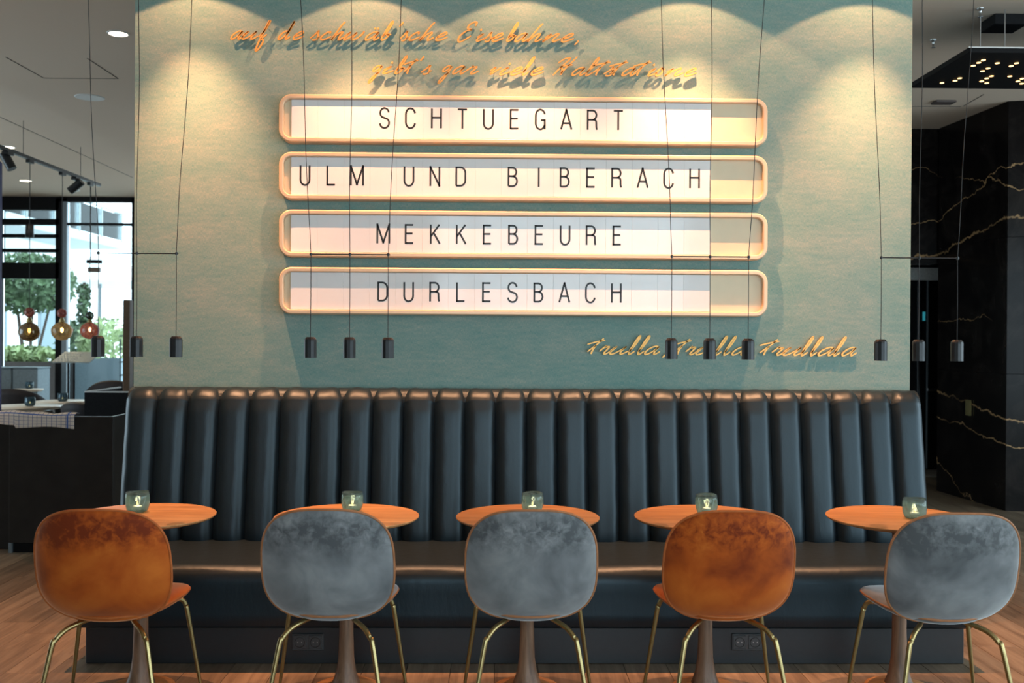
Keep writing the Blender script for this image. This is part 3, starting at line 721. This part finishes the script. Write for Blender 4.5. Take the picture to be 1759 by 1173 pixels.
def make_chair():
    """returns list of (name, mesh, material key, parent index)"""
    parts = []
    zc = .651; bo = superell(NA, .251, .225, 2.95)
    def bsurf(x, z):                                   # back: leans, wraps and tucks under towards the seat
        y = -.225-.10*(z/.22)*.5+.85*x*x
        if z < -.06: y += 2.2*(z+.06)**2
        wx = 1.0+.03*(1 if z < 0 else -1)*abs(z/.22)
        return (x*(1.0 if z < 0 else 1-.02*(z/.22)), y, zc+z)
    v, f = shell(bo, bsurf, (0, 1, .12), .016, .030)
    parts.append(('backrest', MB().add(v, f, True).mesh('backrest'), 'fab', None))
    parts.append(('piping', MB().loop([bsurf(p*1.004, q*1.004) for p, q in bo], .0052).mesh('piping'), 'pipe', 0))
    so = superell(NA, .262, .262, 2.5)
    def ssurf(x, y):
        fr = (y+.262)/.524
        z = .450+.020*fr+.030*(x/.262)**2*(.3+.7*fr) - .030*max(0, fr-.8)
        return (x*(.70+.27*min(1, fr*1.35)), y*.80+.05, z)
    v, f = shell(so, ssurf, (0, 0, 1), .030, .0015)
    parts.append(('seat_cushion', MB().add(v, f, True).mesh('seat_cushion'), 'fab', None))
    v, f = shell(so, lambda x, y: tuple(a+b for a, b in zip(ssurf(x, y), (0, 0, -.008))), (0, 0, 1), .001, .032)
    parts.append(('seat_shell', MB().add(v, f, True).mesh('seat_shell'), 'fab', None))
    parts.append(('piping', MB().loop([tuple(a+b for a, b in zip(ssurf(p*.992, q*.992), (0, 0, -.004))) for p, q in so], .0055).mesh('piping'), 'pipe', 2))
    for s in (-1, 1):
        fr = [(s*.09, .10, .424), (s*.165, .150, .434), (s*.198, .172, .428), (s*.212, .180, .400), (s*.22, .184, .36), (s*.272, .222, 0)]
        rr = [(s*.06, -.04, .425), (s*.105, -.130, .420), (s*.140, -.172, .406), (s*.166, -.198, .376), (s*.179, -.210, .338), (s*.238, -.258, 0)]
        for path, key in ((fr, 'front'), (rr, 'rear')):
            P = [Vector((*p,)) for p in path]; q = []
            for i in range(len(P)-2):
                a = P[i-1] if i else P[0]*2-P[1]; b, c, d = P[i], P[i+1], P[i+2]
                for j in range(4):
                    t = j/4; q.append(.5*((2*b)+(c-a)*t+(2*a-5*b+4*c-d)*t*t+(3*b-a-3*c+d)*t**3))
            q.append(P[-2])
            for j in range(1, 5): q.append(P[-2].lerp(P[-1], j/4))
            rad = [.0098-.0034*max(0, (.33-p.z)/.33) for p in q]
            parts.append(('leg', MB().tube(q, rad, 12).mesh('leg'), 'brass', None))
    return parts
CH = make_chair()
def chair(px, Y, rz, kind, label, zoff=0):
    p = at(px, 975, Y=Y)
    r = thing('shell_chair', label, 'chair', (p.x, Y+.255, 0), rz, 'velvet shell chairs in a row')
    objs = []
    for nm, me, key, par in CH:
        m = me.copy() if False else me
        o = bpy.data.objects.new(nm, me); col.objects.link(o)
        if not me.materials: me.materials.append(None)
        o.material_slots[0].link = 'OBJECT'
        o.material_slots[0].material = {'fab': MT[kind], 'pipe': MT['pipe_o' if kind == 'orange' else 'pipe_g'], 'brass': MT['brass']}[key]
        o.parent = r if par is None else objs[par]; objs.append(o)
    return r
chair(160, 3.70, .03, 'orange', 'orange velvet shell chair at the far left end of the row')
chair(557, 3.72, .0, 'grey', 'grey velvet shell chair beside the left orange chair')
chair(914, 3.72, 0, 'grey', 'grey velvet shell chair in the middle of the row')
chair(1261, 3.72, 0, 'orange', 'orange velvet shell chair right of the middle grey chair')
chair(1655, 3.68, -.02, 'grey', 'grey velvet shell chair at the far right end of the row')

# ------------------------------------------------------------------ tables and votive glasses
TY = 4.29
TT = MB().lathe([(.001, .727), (.26, .727), (.300, .737), (.309, .744), (.3095, .748), (.307, .750), (.001, .750)], 72).mesh('table_top')
TP = MB().lathe([(.085, .727), (.085, .715), (.034, .70), (.029, .62), (.0285, .45), (.030, .25), (.034, .14), (.042, .085), (.052, .052), (.060, .034), (.060, .02)], 32).mesh('pedestal')
TB = MB().lathe([(.140, .0), (.142, .006), (.140, .014), (.125, .020), (.06, .032), (.001, .034)], 48).mesh('base')
for px, lab in ((243, 'round oak table at the far left orange chair'), (596, 'round oak table behind the second grey chair from left'), (906.5, 'round oak table behind the middle grey chair'), (1213, 'round oak table behind the right orange chair'), (1546, 'round oak table behind the far right grey chair')):
    p = at(px, 888, Y=TY); r = thing('bistro_table', lab, 'table', (p.x, TY, 0), 0, 'round tables along the bench')
    link('table_top', TT, MT['oak'], r); link('pedestal', TP, MT['walnut'], r); link('base', TB, MT['oak'], r)
def votive(loc, s, lab, light=True, parts=True):
    r = thing('votive_glass', lab, 'candle', loc, random.uniform(0, 6), 'sea green votive glasses'); r.scale = (s, s, s)
    w = random.Random(int(loc[0]*1000))
    prof = [(.001, .0), (.030, .0), (.042, .006), (.048, .025), (.050, .045), (.049, .068), (.0465, .086), (.0440, .0865), (.0455, .068), (.0465, .045), (.0445, .025), (.038, .012), (.001, .010)]
    link('glass', VG, MT['candleglass'], r)
    c = link('tealight', VC, MT['wax'], r); f = link('flame', VF, MT['flame'], c)
    if light:
        l = bpy.data.lights.new('candle_light', 'POINT'); l.energy = .6; l.color = (1, .62, .28); l.shadow_soft_size = .008
        o = bpy.data.objects.new('candle_light', l); col.objects.link(o); o.parent = r; o.location = (0, 0, .042)
_p = [(.001, .0), (.030, .0), (.042, .006), (.048, .025), (.050, .045), (.049, .068), (.0465, .086), (.0440, .0865), (.0455, .068), (.0465, .045), (.0445, .025), (.038, .012), (.001, .010)]
_m = MB().lathe(_p, 36); _m.v = [(x*(1+.018*math.sin(5*math.atan2(y, x)+z*60)), y*(1+.018*math.sin(5*math.atan2(y, x)+z*60)), z+(.0018*math.sin(2*math.atan2(y, x)) if z > .06 else 0)) for x, y, z in _m.v]
VG = _m.mesh('glass'); VC = MB().lathe([(.019, .0105), (.019, .024), (.017, .026), (.001, .0255)], 20).mesh('tealight')
VF = MB().lathe([(.0008, .025), (.0042, .030), (.0038, .036), (.0018, .043), (.0005, .047)], 10).mesh('flame')
for (px, py, s, lab) in ((236, 882, 1.02, 'green votive glass on the table at the far left'), (605, 880, .96, 'green votive glass on the second table from left'), (914.5, 882, .98, 'green votive glass on the middle table'), (1213.5, 885, .98, 'green votive glass on the fourth table from left'), (1571, 893, 1.0, 'green votive glass on the table at the far right')):
    p = at(px, py-3, Z=.7505); votive((p.x, p.y, .7505), s, lab)

# ------------------------------------------------------------------ left background
# service counter with open top
CY = 6.98; a = at(15, 948, Y=CY); b = at(193, 948, Y=CY); zt = at(110, 716, Y=CY).z
cr = thing('service_counter', 'black open topped service counter with a pale rim, left of the bench', 'counter', ((a.x+b.x)/2, CY, 0))
hw = (b.x-a.x)/2
MB().bbox((-hw, 0, .07), (hw, .025, zt), .002).build('front_panel', MT['blackwood'], cr)
MB().bbox((-hw, .025, .07), (-hw+.025, .62, zt), .002).build('side_panel', MT['blackwood'], cr)
MB().bbox((hw-.025, .025, .07), (hw, .62, zt), .002).build('side_panel', MT['blackwood'], cr)
B((-hw+.025, .025, .08), (hw-.025, .60, zt-.14), 'inner_shelf', MT['dark'], cr)
B((-hw+.02, .02, 0), (hw-.02, .58, .07), 'kickboard', MT['dark'], cr)
B((-hw, .001, zt), (hw, .022, zt+.004), 'rim', MT['greyframe'], cr); B((hw-.022, .022, zt), (hw, .62, zt+.004), 'rim', MT['greyframe'], cr)
B((-hw-.003, .0, .0), (-hw+.02, .02, .07), 'corner_guard', MT['greyframe'], cr)
o = MB().bbox((-4.55, CY+.12, .0), (a.x-.01, CY+.72, zt-.02), .004).build('side_cabinet', MT['blackwood']); tag(o, 'black cabinet at the left picture edge beside the service counter', 'cabinet')
# tea towel
ta, tb = at(-8, 720, Y=CY).x, at(129, 720, Y=CY).x
def tow(u, v):
    x = ta+(tb-ta)*u; fr = .085+.012*math.sin(u*7)-(.02 if u < .25 else 0); L = v*.20
    if v < .5:
        t = v/.5; y = CY+.085*(1-t)-.008; z = zt+.016+.016*abs(math.sin(u*9))*(1-t)+.010*math.sin(t*math.pi)
    else:
        t = (v-.5)/.5; y = CY-.009-.006*math.sin(u*14); z = zt+.012-fr*t
    return (x, y, z+.008*math.sin(u*5+1))
mb = MB().grid(tow, 46, 16); o = mb.build('tea_towel', MT['towel'])
uv = o.data.uv_layers.new(name='UV'); idx = [l.vertex_index for l in o.data.loops]
for i, vi in enumerate(idx): uv.data[i].uv = ((vi % 47)/46, (vi//47)/16)
md = o.modifiers.new('thickness', 'SOLIDIFY'); md.thickness = .003; md.offset = 1
tag(o, 'white tea towel with blue checks draped over the counter front', 'tea towel')
# partition behind
pa = at(145, 674, Y=9.7); pb = at(232, 674, Y=9.7)
pr = thing('low_partition', 'low black partition with pale top edge behind the service counter', 'partition', (pa.x, 9.7, 0))
B((0, 0, 0), (pb.x-pa.x+.6, .03, pa.z), 'front_panel', MT['dark'], pr); B((0, .03, 0), (.03, .9, pa.z), 'side_panel', MT['dark'], pr)
B((.03, .87, 0), (pb.x-pa.x+.6, .9, pa.z), 'rear_panel', MT['dark'], pr)
B((0, -.002, pa.z), (pb.x-pa.x+.6, .02, pa.z+.012), 'rim', MT['white'], pr); B((0, .02, pa.z), (.02, .9, pa.z+.012), 'rim', MT['white'], pr)
q0, q1 = at(221, 516, Y=9.9), at(232, 672, Y=9.9)
o = MB().bbox((q0.x, 9.75, 0), (q1.x, 9.85, q0.z), .006).build('bronze_post', MT['postwood']); tag(o, 'slim bronze post standing against the edge of the teal wall', 'post')
# cafe tables, chairs, votives
def cafe_table(px0, px1, py, lab, z=.75):
    a, b = at(px0, py, Z=z), at(px1, py, Z=z); R = abs(b.x-a.x)/2; R = max(.2, min(R, .5))
    r = thing('cafe_table', lab, 'table', ((a.x+b.x)/2, a.y, 0), 0, 'pale round tables in the far room')
    MB().lathe([(.001, z-.03), (R*.9, z-.03), (R, z-.012), (R, z), (.001, z)], 40).build('table_top', MT['pale_top'], r)
    MB().lathe([(.03, .03), (.025, .3), (.03, z-.03)], 16).build('pedestal', MT['dark'], r)
    MB().lathe([(.22, 0), (.22, .015), (.03, .03), (.001, .03)], 24).build('base', MT['dark'], r)
    return a
cafe_table(-25, 108, 697, 'pale round table with a votive glass above the tea towel')
cafe_table(60, 162, 688.5, 'pale round table beside the black partition')
cafe_table(-38, 26, 711, 'pale round table cut off by the left picture edge')
cafe_table(20, 75, 668, 'pale round table furthest away by the window')
for px, py, lab in ((51.5, 698, 'green votive glass on the pale table above the tea towel'), (107.5, 690, 'green votive glass on the pale table beside the partition'), (50.5, 668, 'green votive glass on the furthest table by the window')):
    p = at(px, py-.5, Z=.7505); votive((p.x, p.y, .7505), 1.12, lab, False)
def lounge(px, py, Y, R, rz, lab, rim):
    p = at(px, py, Y=Y); r = thing('lounge_chair', lab, 'chair', (p.x, Y, 0), rz, 'dark lounge chairs in the far room')
    zt_ = p.z
    v = []; f = []; n = 28; rows = 7
    for j in range(rows+1):
        for k in range(n+1):
            w = math.pi*(-.08+1.16*k/n); t = j/rows; hgt = .40+(zt_-.40)*t*(.62+.38*math.sin(max(0, min(math.pi, w))))
            rr = R*(.80+.20*t); v.append((rr*math.cos(w), -rr*math.sin(w), hgt))
    for j in range(rows):
        for k in range(n): f.append((j*(n+1)+k, j*(n+1)+k+1, (j+1)*(n+1)+k+1, (j+1)*(n+1)+k))
    o = MB().add(v, f, True).build('backrest', MT['darkseat'], r); m = o.modifiers.new('thickness', 'SOLIDIFY'); m.thickness = .035
    MB().tube([v[rows*(n+1)+k] for k in range(n+1)], .014, 8).build('rim', MT[rim], o)
    MB().lathe([(R*.75, .34), (R*.84, .36), (R*.84, .43), (R*.78, .46), (.001, .465)], 28).build('seat', MT['darkseat'], r)
    for s in (-1, 1):
        for t in (-1, 1): MB().tube([(s*R*.5, t*R*.5, .35), (s*R*.75, t*R*.75, 0)], .010, 8).build('leg', MT['dark'], r)
lounge(28, 667, 12.6, .34, .2, 'dark round-backed chair in front of the window planter boxes', 'darkseat')
lounge(80, 703, 10.35, .27, .0, 'dark tub chair with brown rim just above the tea towel', 'darkrim')
lounge(159, 690, 10.75, .28, -.3, 'dark tub chair with brown rim tucked beside the partition', 'darkrim')
lounge(200, 653, 13.2, .34, .2, 'dark tub chair by the window next to the teal wall edge', 'darkrim')
# menu stand
p = at(118, 622, Y=12.3); r = thing('menu_stand', 'grey perforated lectern on two thin black posts by the window', 'stand', (p.x, 12.3, 0))
def pf(u, v): return (-.21+.46*u+.07*v*1.0, .0+.22*v, p.z+.0+.125*v)
o = MB().grid(pf, 2, 2, False).build('plate', MT['mesh_'], r); m_ = o.modifiers.new('thickness', 'SOLIDIFY'); m_.thickness = .012
for i in range(7):
    for j in range(4):
        u, v = (i+.6)/7.4*.62, (j+.6)/4.4; q = pf(u, v); MB().lathe([(.013, 0), (.013, .004), (.001, .004)], 8, (q[0], q[1], q[2]+.002)).build('perforation', MT['white'], o)
for dx in (-.03, .04): MB().tube([(dx, .06, .01), (dx, .06, p.z+.02)], .013, 8).build('post', MT['dark'], r)
B((-.18, -.06, 0), (.19, .2, .012), 'foot', MT['dark'], r)
# ceiling track with heads and globe pendants
ZT = 3.30; XT = at(85, 285, Z=ZT).x
y0, y1 = at(0, 252, Z=ZT).y-1.2, at(170, 318, Z=ZT).y
r = thing('track_rail', 'long black suspended lighting track under the left ceiling', 'light track', (XT, y0, ZT))
MB().bbox((-.018, 0, -.018), (.018, y1-y0, .018), .003).build('rail', MT['blackmetal'], r)
for px in (45, 142):
    y = 4.69 and (-XT)*F/(852-px); MB().tube([(0, y-y0, .018), (0, y-y0, CEIL-ZT)], .003, 6).build('wire', MT['cable'], r)
def yfrom(px):                       # where the line X = XT passes this picture column
    lo, hi = 5.0, 25.0
    for _ in range(40):
        mid = (lo+hi)/2; x = at(px, 400, Y=mid).x
        if x > XT: lo = mid
        else: hi = mid
    return lo
for px, py, tilt, lab in ((13, 277, .5, 'black cylinder spotlight on the track at the left picture edge'), (130, 320, -.9, 'tilted black cylinder spotlight near the far end of the track')):
    y = yfrom(px); p = at(px, py, Y=y); r = thing('track_spotlight', lab, 'spotlight', (XT, y, ZT-.018), 0, 'spotlights on the track')
    MB().box((-.03, -.06, -.03), (.03, .06, 0)).build('adapter', MT['blackmetal'], r)
    MB().tube([(0, 0, -.03), (0, 0, p.z-ZT+.018)], .008, 8).build('stem', MT['blackmetal'], r)
    d = Vector((math.sin(tilt)*-.085, 0, .085*math.cos(tilt))); c = Vector((0, 0, p.z-ZT+.018))
    MB().tube([c-d, c+d], .045, 20).build('head', MT['blackmetal'], r)
def globe_pendant(px, ysm, rsm, ybig, rbig, msm, mbig, lab, swirl):
    Y = yfrom(px); p = at(px, ybig, Y=Y); k = Y/F; R = rbig*k; rs = rsm*k; zs = at(px, ysm, Y=Y).z-p.z
    r = thing('globe_pendant', lab, 'pendant lamp', (XT, Y, p.z), 0, 'coloured glass pendants on the track')
    MB().tube([(0, 0, zs+rs), (0, 0, ZT-.018-p.z)], .004, 6).build('cable', MT['cable'], r)
    v = MB(); v.sphere((0, 0, 0), R, 40, 24, (1, 1, .93))
    if swirl:
        nv = []
        for x, y, z in v.v:
            q = 1+.022*math.sin(14*math.atan2(y, x)+z/R*5); nv.append((x*q, y*q, z))
        v.v = nv
    v.build('glass_globe', MT[mbig], r)
    MB().sphere((0, 0, zs), rs, 24, 14).build('glass_bead', MT[msm], r)
    MB().lathe([(.012, R*.85), (.03, R*.93), (.030, R*1.05), (.012, zs-rs*.9)], 16).build('collar', MT['brass'], r)
    MB().sphere((0, 0, R*.15), R*.20, 12, 8, (.7, .7, 1.4)).build('bulb', MT['bulb'], r)
    MB().tube([(0, 0, R*.35), (0, 0, R*.9)], .012, 8).build('lamp_holder', MT['brass'], r)
    MB().box((-.02, -.05, ZT-.048-p.z), (.02, .05, ZT-.018-p.z)).build('adapter', MT['blackmetal'], r)
globe_pendant(51, 536.5, 8.5, 570, 17.5, 'rose', 'amber', 'globe pendant of smoky gold mirrored glass under a pink bead', False)
globe_pendant(107, 538, 8, 569, 17, 'rose', 'honey', 'globe pendant of honey swirled glass under a pink bead', True)
globe_pendant(155, 542, 7, 568, 15.5, 'smoke', 'rose', 'globe pendant of rose swirled glass under a dark bead', True)
p = at(51, 397, Y=14.4); r = thing('can_pendant', 'small black can pendant in front of the garden door', 'pendant lamp', (p.x, 14.4, p.z))
MB().lathe([(.02, .10), (.055, .09), (.06, -.09), (.05, -.09), (.001, -.05)], 20).build('lamp_body', MT['blackmetal'], r); MB().tube([(0, 0, .1), (0, 0, CEIL-p.z)], .004, 6).build('cable', MT['cable'], r)
p = at(162, 455, Y=13.8); r = thing('exit_sign_box', 'small dark two-tier hanging sign box in front of the window', 'sign', (p.x, 13.8, p.z))
MB().bbox((-.10, -.03, .02), (.10, .03, .07), .004).build('upper_bar', MT['dark'], r); MB().bbox((-.08, -.03, -.10), (.08, .03, -.035), .004).build('lower_bar', MT['postwood'], r)
for dx in (-.06, .06): MB().tube([(dx, 0, -.04), (dx, 0, .03)], .004, 6).build('link', MT['dark'], r)
MB().tube([(-.05, 0, .07), (-.05, 0, CEIL-p.z)], .004, 6).build('wire', MT['cable'], r)
# ceiling downlights
def downlight(px, py, R, lit, lab):
    p = at(px, py, Z=CEIL); r = thing('ceiling_downlight', lab, 'ceiling lamp', (p.x, p.y, CEIL), 0, 'round ceiling fittings')
    MB().lathe([(R*1.22, 0), (R*1.22, -.004), (R*1.05, -.008), (R, -.004)], 32).build('trim_ring', MT['white'], r)
    MB().lathe([(R*1.02, -.003), (R*1.02, -.007), (.001, -.007)], 28, smooth=False).build('lens' if lit else 'cover', MT['lamp' if lit else 'white'], r)
    if lit:
        l = bpy.data.lights.new('beam', 'SPOT'); l.energy = 45; l.color = (1, .74, .46); l.spot_size = math.radians(95); l.spot_blend = .6; l.shadow_soft_size = .05
        o = bpy.data.objects.new('beam', l); col.objects.link(o); o.parent = r; o.location = (0, 0, -.03)
downlight(203, 57, .062, True, 'lit downlight in the ceiling just left of the teal wall')
downlight(154, 167, .105, False, 'unlit flat white round cover in the left ceiling')
downlight(13, 252, .07, True, 'lit downlight above the track at the left picture edge')
downlight(44, 310, .07, True, 'lit downlight under the track near the window')
downlight(127, 327, .07, False, 'unlit downlight at the far end of the track')

# ------------------------------------------------------------------ right ceiling: suspended black panel with small lamps
ZP = 3.30; pn = at(1665, 90, Z=ZP); pf_ = at(1690, 152.5, Z=ZP)
r = thing('light_panel', 'suspended black ceiling panel dotted with tiny lit lamps', 'ceiling lamp', (pn.x, pn.y, ZP))
WX, DY = 3.0, pf_.y-pn.y
MB().bbox((0, 0, 0), (WX, DY, .035), .003).build('panel', MT['dark'], r)
B((-.004, -.004, .028), (WX, 0, .036), 'edge_strip', MT['white'], r)
for u, v in ((515,355),(487,370),(455,388),(598,373),(712,373),(680,390),(542,404),(510,420),(563,450),(535,463),(505,480),(535,491),(672,451),(270,490),(347,477),(375,462),(745,465),(720,480),(742,494)):
    q = at(1540+u/3.452, v/3.452, Z=ZP)-Vector((pn.x, pn.y, ZP))
    if q.y > DY-.02 or q.y < .02: continue
    MB().lathe([(.014, -.004), (.014, -.001)], 12, (q.x, q.y, 0)).build('lamp_dot', MT['tiny'], r)
for px in (1684, 1726):
    q = at(px, 70, Y=pn.y+.25)-Vector((pn.x, pn.y, ZP)); MB().tube([(q.x, .25, .03), (q.x, .25, CEIL-ZP)], .004, 6).build('suspension', MT['steel'], r)
q = at(1724, 47, Z=CEIL-.06); MB().bbox((q.x-.11, q.y-.10, CEIL-.07), (q.x+.11, q.y+.10, CEIL-.0005), .004).build('canopy_box', MT['dark'])
tag(bpy.data.objects['canopy_box'], 'small black box on the ceiling above the dotted panel', 'ceiling box')
for px, py, lab in ((1684, 14, 'tiny ceiling sprinkler near the black ceiling box'), (1603, 68, 'tiny ceiling sprinkler beside the teal wall edge')):
    q = at(px, py, Z=CEIL); o = MB().lathe([(.022, 0), (.022, -.008), (.008, -.012), (.008, -.05), (.016, -.055), (.016, -.058), (.001, -.058)], 14).build('sprinkler', MT['steel']); o.location = (q.x, q.y, CEIL); tag(o, lab, 'sprinkler', 'ceiling sprinklers')
q = at(1621, 174, Z=CEIL); o = MB().bbox((-.09, -.06, -.02), (.09, .06, 0), .004).build('ceiling_vent', MT['planter']); o.location = (q.x, q.y, CEIL-.0005); tag(o, 'small dark plate in the ceiling beyond the dotted panel', 'vent')

# ------------------------------------------------------------------ outside the garden windows
gr = struct(B((-22, 16.05, -.25), (8, 46, -.05), 'ground_outside', MT['paving']))
def box_thing(name, px0, px1, py0, Y, depth, mat, lab, cat, zb=-.05, zt=None):
    a = at(px0, py0, Y=Y); b = at(px1, py0, Y=Y); zt = a.z if zt is None else zt
    r = thing(name, lab, cat, ((a.x+b.x)/2, Y, zb)); hw = (b.x-a.x)/2; h_ = zt-zb
    MB().box((-hw, 0, 0), (hw, .05, h_)).box((-hw, depth-.05, 0), (hw, depth, h_)).box((-hw, .05, 0), (-hw+.05, depth-.05, h_)).box((hw-.05, .05, 0), (hw, depth-.05, h_)).build('box', mat, r)
    B((-hw+.05, .05, h_-.2), (hw-.05, depth-.05, h_-.06), 'soil', MT['bark'], r); return r, hw, h_, depth
def foliage(name, c, rad, n, size, mat, parent, seed):
    rnd = random.Random(seed); mb = MB()
    for _ in range(n):
        while True:
            p = Vector((rnd.uniform(-1, 1), rnd.uniform(-1, 1), rnd.uniform(-1, 1)))
            if .25 < p.length < 1: break
        p = Vector((c[0]+p.x*rad[0], c[1]+p.y*rad[1], c[2]+p.z*rad[2])); s = size*rnd.uniform(.6, 1.3)
        a = Vector((rnd.uniform(-1, 1), rnd.uniform(-1, 1), rnd.uniform(-1, 1))).normalized(); b = a.orthogonal().normalized()
        mb.add([p-a*s, p+b*s*.45, p+a*s, p-b*s*.45], [(0, 1, 2, 3)])
    o = mb.build(name, mat, parent); o['kind'] = 'stuff'; return o
r, hw, h_, dp = box_thing('planter_box', -60, 99, 621, 17.2, .7, MT['planter'], 'long dark brown planter box outside the garden door', 'planter')
foliage('plants', (0, .35, h_+.12), (hw*.95, .3, .14), 900, .07, MT['leaf2'], r, 5)
r, hw, h_, dp = box_thing('planter_box', 128, 206, 616, 17.6, .7, MT['planter2'], 'blue-grey planter box outside the wide window', 'planter')
foliage('plants', (-.25, .35, h_+.30), (hw*.6, .3, .36), 700, .06, MT['leaf2'], r, 6)
for px0, px1, lab in ((-30, 19, 'grey cube planter at the left edge in front of the garden door'), (21, 64, 'grey cube planter beside the window post')):
    a = at(px0, 633, Y=14.6); b = at(px1, 633, Y=14.6)
    r = thing('cube_box', lab, 'box', ((a.x+b.x)/2, 14.6, 0)); hw = (b.x-a.x)/2
    MB().bbox((-hw, 0, 0), (hw, .42, a.z), .012).build('box', MT['planter2'], r); MB().bbox((-hw-.005, -.005, a.z), (hw+.005, .425, a.z+.02), .004).build('lid', MT['planter2'], r)
def tree(px, py, Y, rad, n, lab, mat, seed):
    p = at(px, py, Y=Y); b = at(px+2, 615, Y=Y); r = thing('garden_tree', lab, 'tree', (b.x, Y, -.05), 0, 'trees in the garden')
    H_ = p.z+.05
    for dx, r0 in ((-.16, .05), (.05, .045), (.28, .04)):
        MB().tube([(dx*.2, 0, 0), (dx*.5, .02, H_*.4), (dx*1.3, .03, H_*.75), (dx*2.0, 0, H_*1.0)], [r0, r0*.85, r0*.6, r0*.35], 8).build('trunk', MT['bark'], r)
    foliage('crown', (p.x-b.x, 0, H_), rad, n, .075, mat, r, seed)
tree(46, 487, 20.0, (.95, .8, .62), 2600, 'leafy tree with several stems outside the garden door', MT['leaf'], 11)
tree(128, 590, 19.0, (.35, .35, .45), 500, 'small round shrub behind the blue-grey planter', MT['leaf'], 12)
tree(185, 585, 21.0, (.55, .5, .5), 600, 'pale green shrub near the teal wall edge outside', MT['leaf2'], 13)
# slim clipped column
p0 = at(145, 480, Y=18.6); r = thing('topiary_column', 'narrow dark clipped plant column outside the wide window', 'plant', (p0.x, 18.6, -.05))
MB().tube([(0, 0, 0), (0, 0, p0.z)], .03, 8).build('stem', MT['bark'], r)
for k in range(8):
    foliage('foliage', (0, 0, .75+k*(p0.z-.7)/8), (.13, .13, .14), 110, .06, MT['leaf'], r, 40+k)
# awning
p = at(172, 466, Y=24); r = thing('garden_parasol', 'large white parasol canopy outside the wide window', 'parasol', (p.x, 24, -.05))
MB().lathe([(2.0, p.z-.25), (1.98, p.z-.28), (.05, p.z+.45), (.001, p.z+.47)], 8, smooth=False).build('canopy', MT['awning'], r); MB().tube([(0, 0, 0), (0, 0, p.z+.4)], .04, 10).build('pole', MT['greyframe'], r)
# building with balcony running away along the garden
bx = thing('apartment_building', 'pale building with glass-railed balcony beyond the garden', 'building', (-11.25, 18, -.05))
MB().box((-6.5, 0, 0), (-1.5, 13, 9)).build('wall', MT['render_'], bx)
for z in (4.15, 7.2):
    B((-1.5, 0, z), (0, 12.2, z+.22), 'balcony_slab', MT['slab'], bx)
    MB().tube([(-.04, 0, z+1.08), (-.04, 12.2, z+1.08), (-1.5, 12.2, z+1.08)], .035, 8).build('handrail', MT['slab'], bx)
    for k in range(9):
        y = .05+k*1.515; MB().tube([(-.04, y, z+.2), (-.04, y, z+1.08)], .03, 6).build('baluster', MT['slab'], bx)
        if k < 8: B((-.05, y+.06, z+.26), (-.03, y+1.45, z+1.02), 'glass_panel', MT['railglass'], bx)
for z in (.9, 4.6):
    for k in range(4):
        y = 1.5+k*3.0; w_o = B((-1.56, y-.6, z), (-1.46, y+.6, z+2.0), 'window', MT['greyframe'], bx); B((-1.47, y-.52, z+.07), (-1.45, y+.52, z+1.93), 'pane', MT['planter2'], w_o)
# woven garden chair
p = at(219, 572, Y=16.9); r = thing('wicker_chair', 'dark woven garden chair outside beside the teal wall edge', 'chair', (p.x+.12, 16.9, -.05))
mb = MB(); h0 = p.z+.05
for k in range(7):
    x = -.26+.52*k/6; mb.tube([(x, 0, .42), (x+.01, .03, .7), (x, .06, h0-.25*(abs(x)/.26)**2*.4)], .012, 6)
for k in range(6):
    z = .45+(h0-.5)*k/5; mb.tube([(-.27, .03, z), (0, .06, z+.02), (.27, .03, z)], .012, 6)
mb.build('backrest', MT['wicker'], r)
MB().bbox((-.28, -.45, .38), (.28, .05, .44), .02).build('seat', MT['wicker'], r)
for sx in (-1, 1):
    for sy in (-.42, .02): MB().tube([(sx*.24, sy, .4), (sx*.27, sy*1.05, 0)], .016, 8).build('leg', MT['wicker'], r)
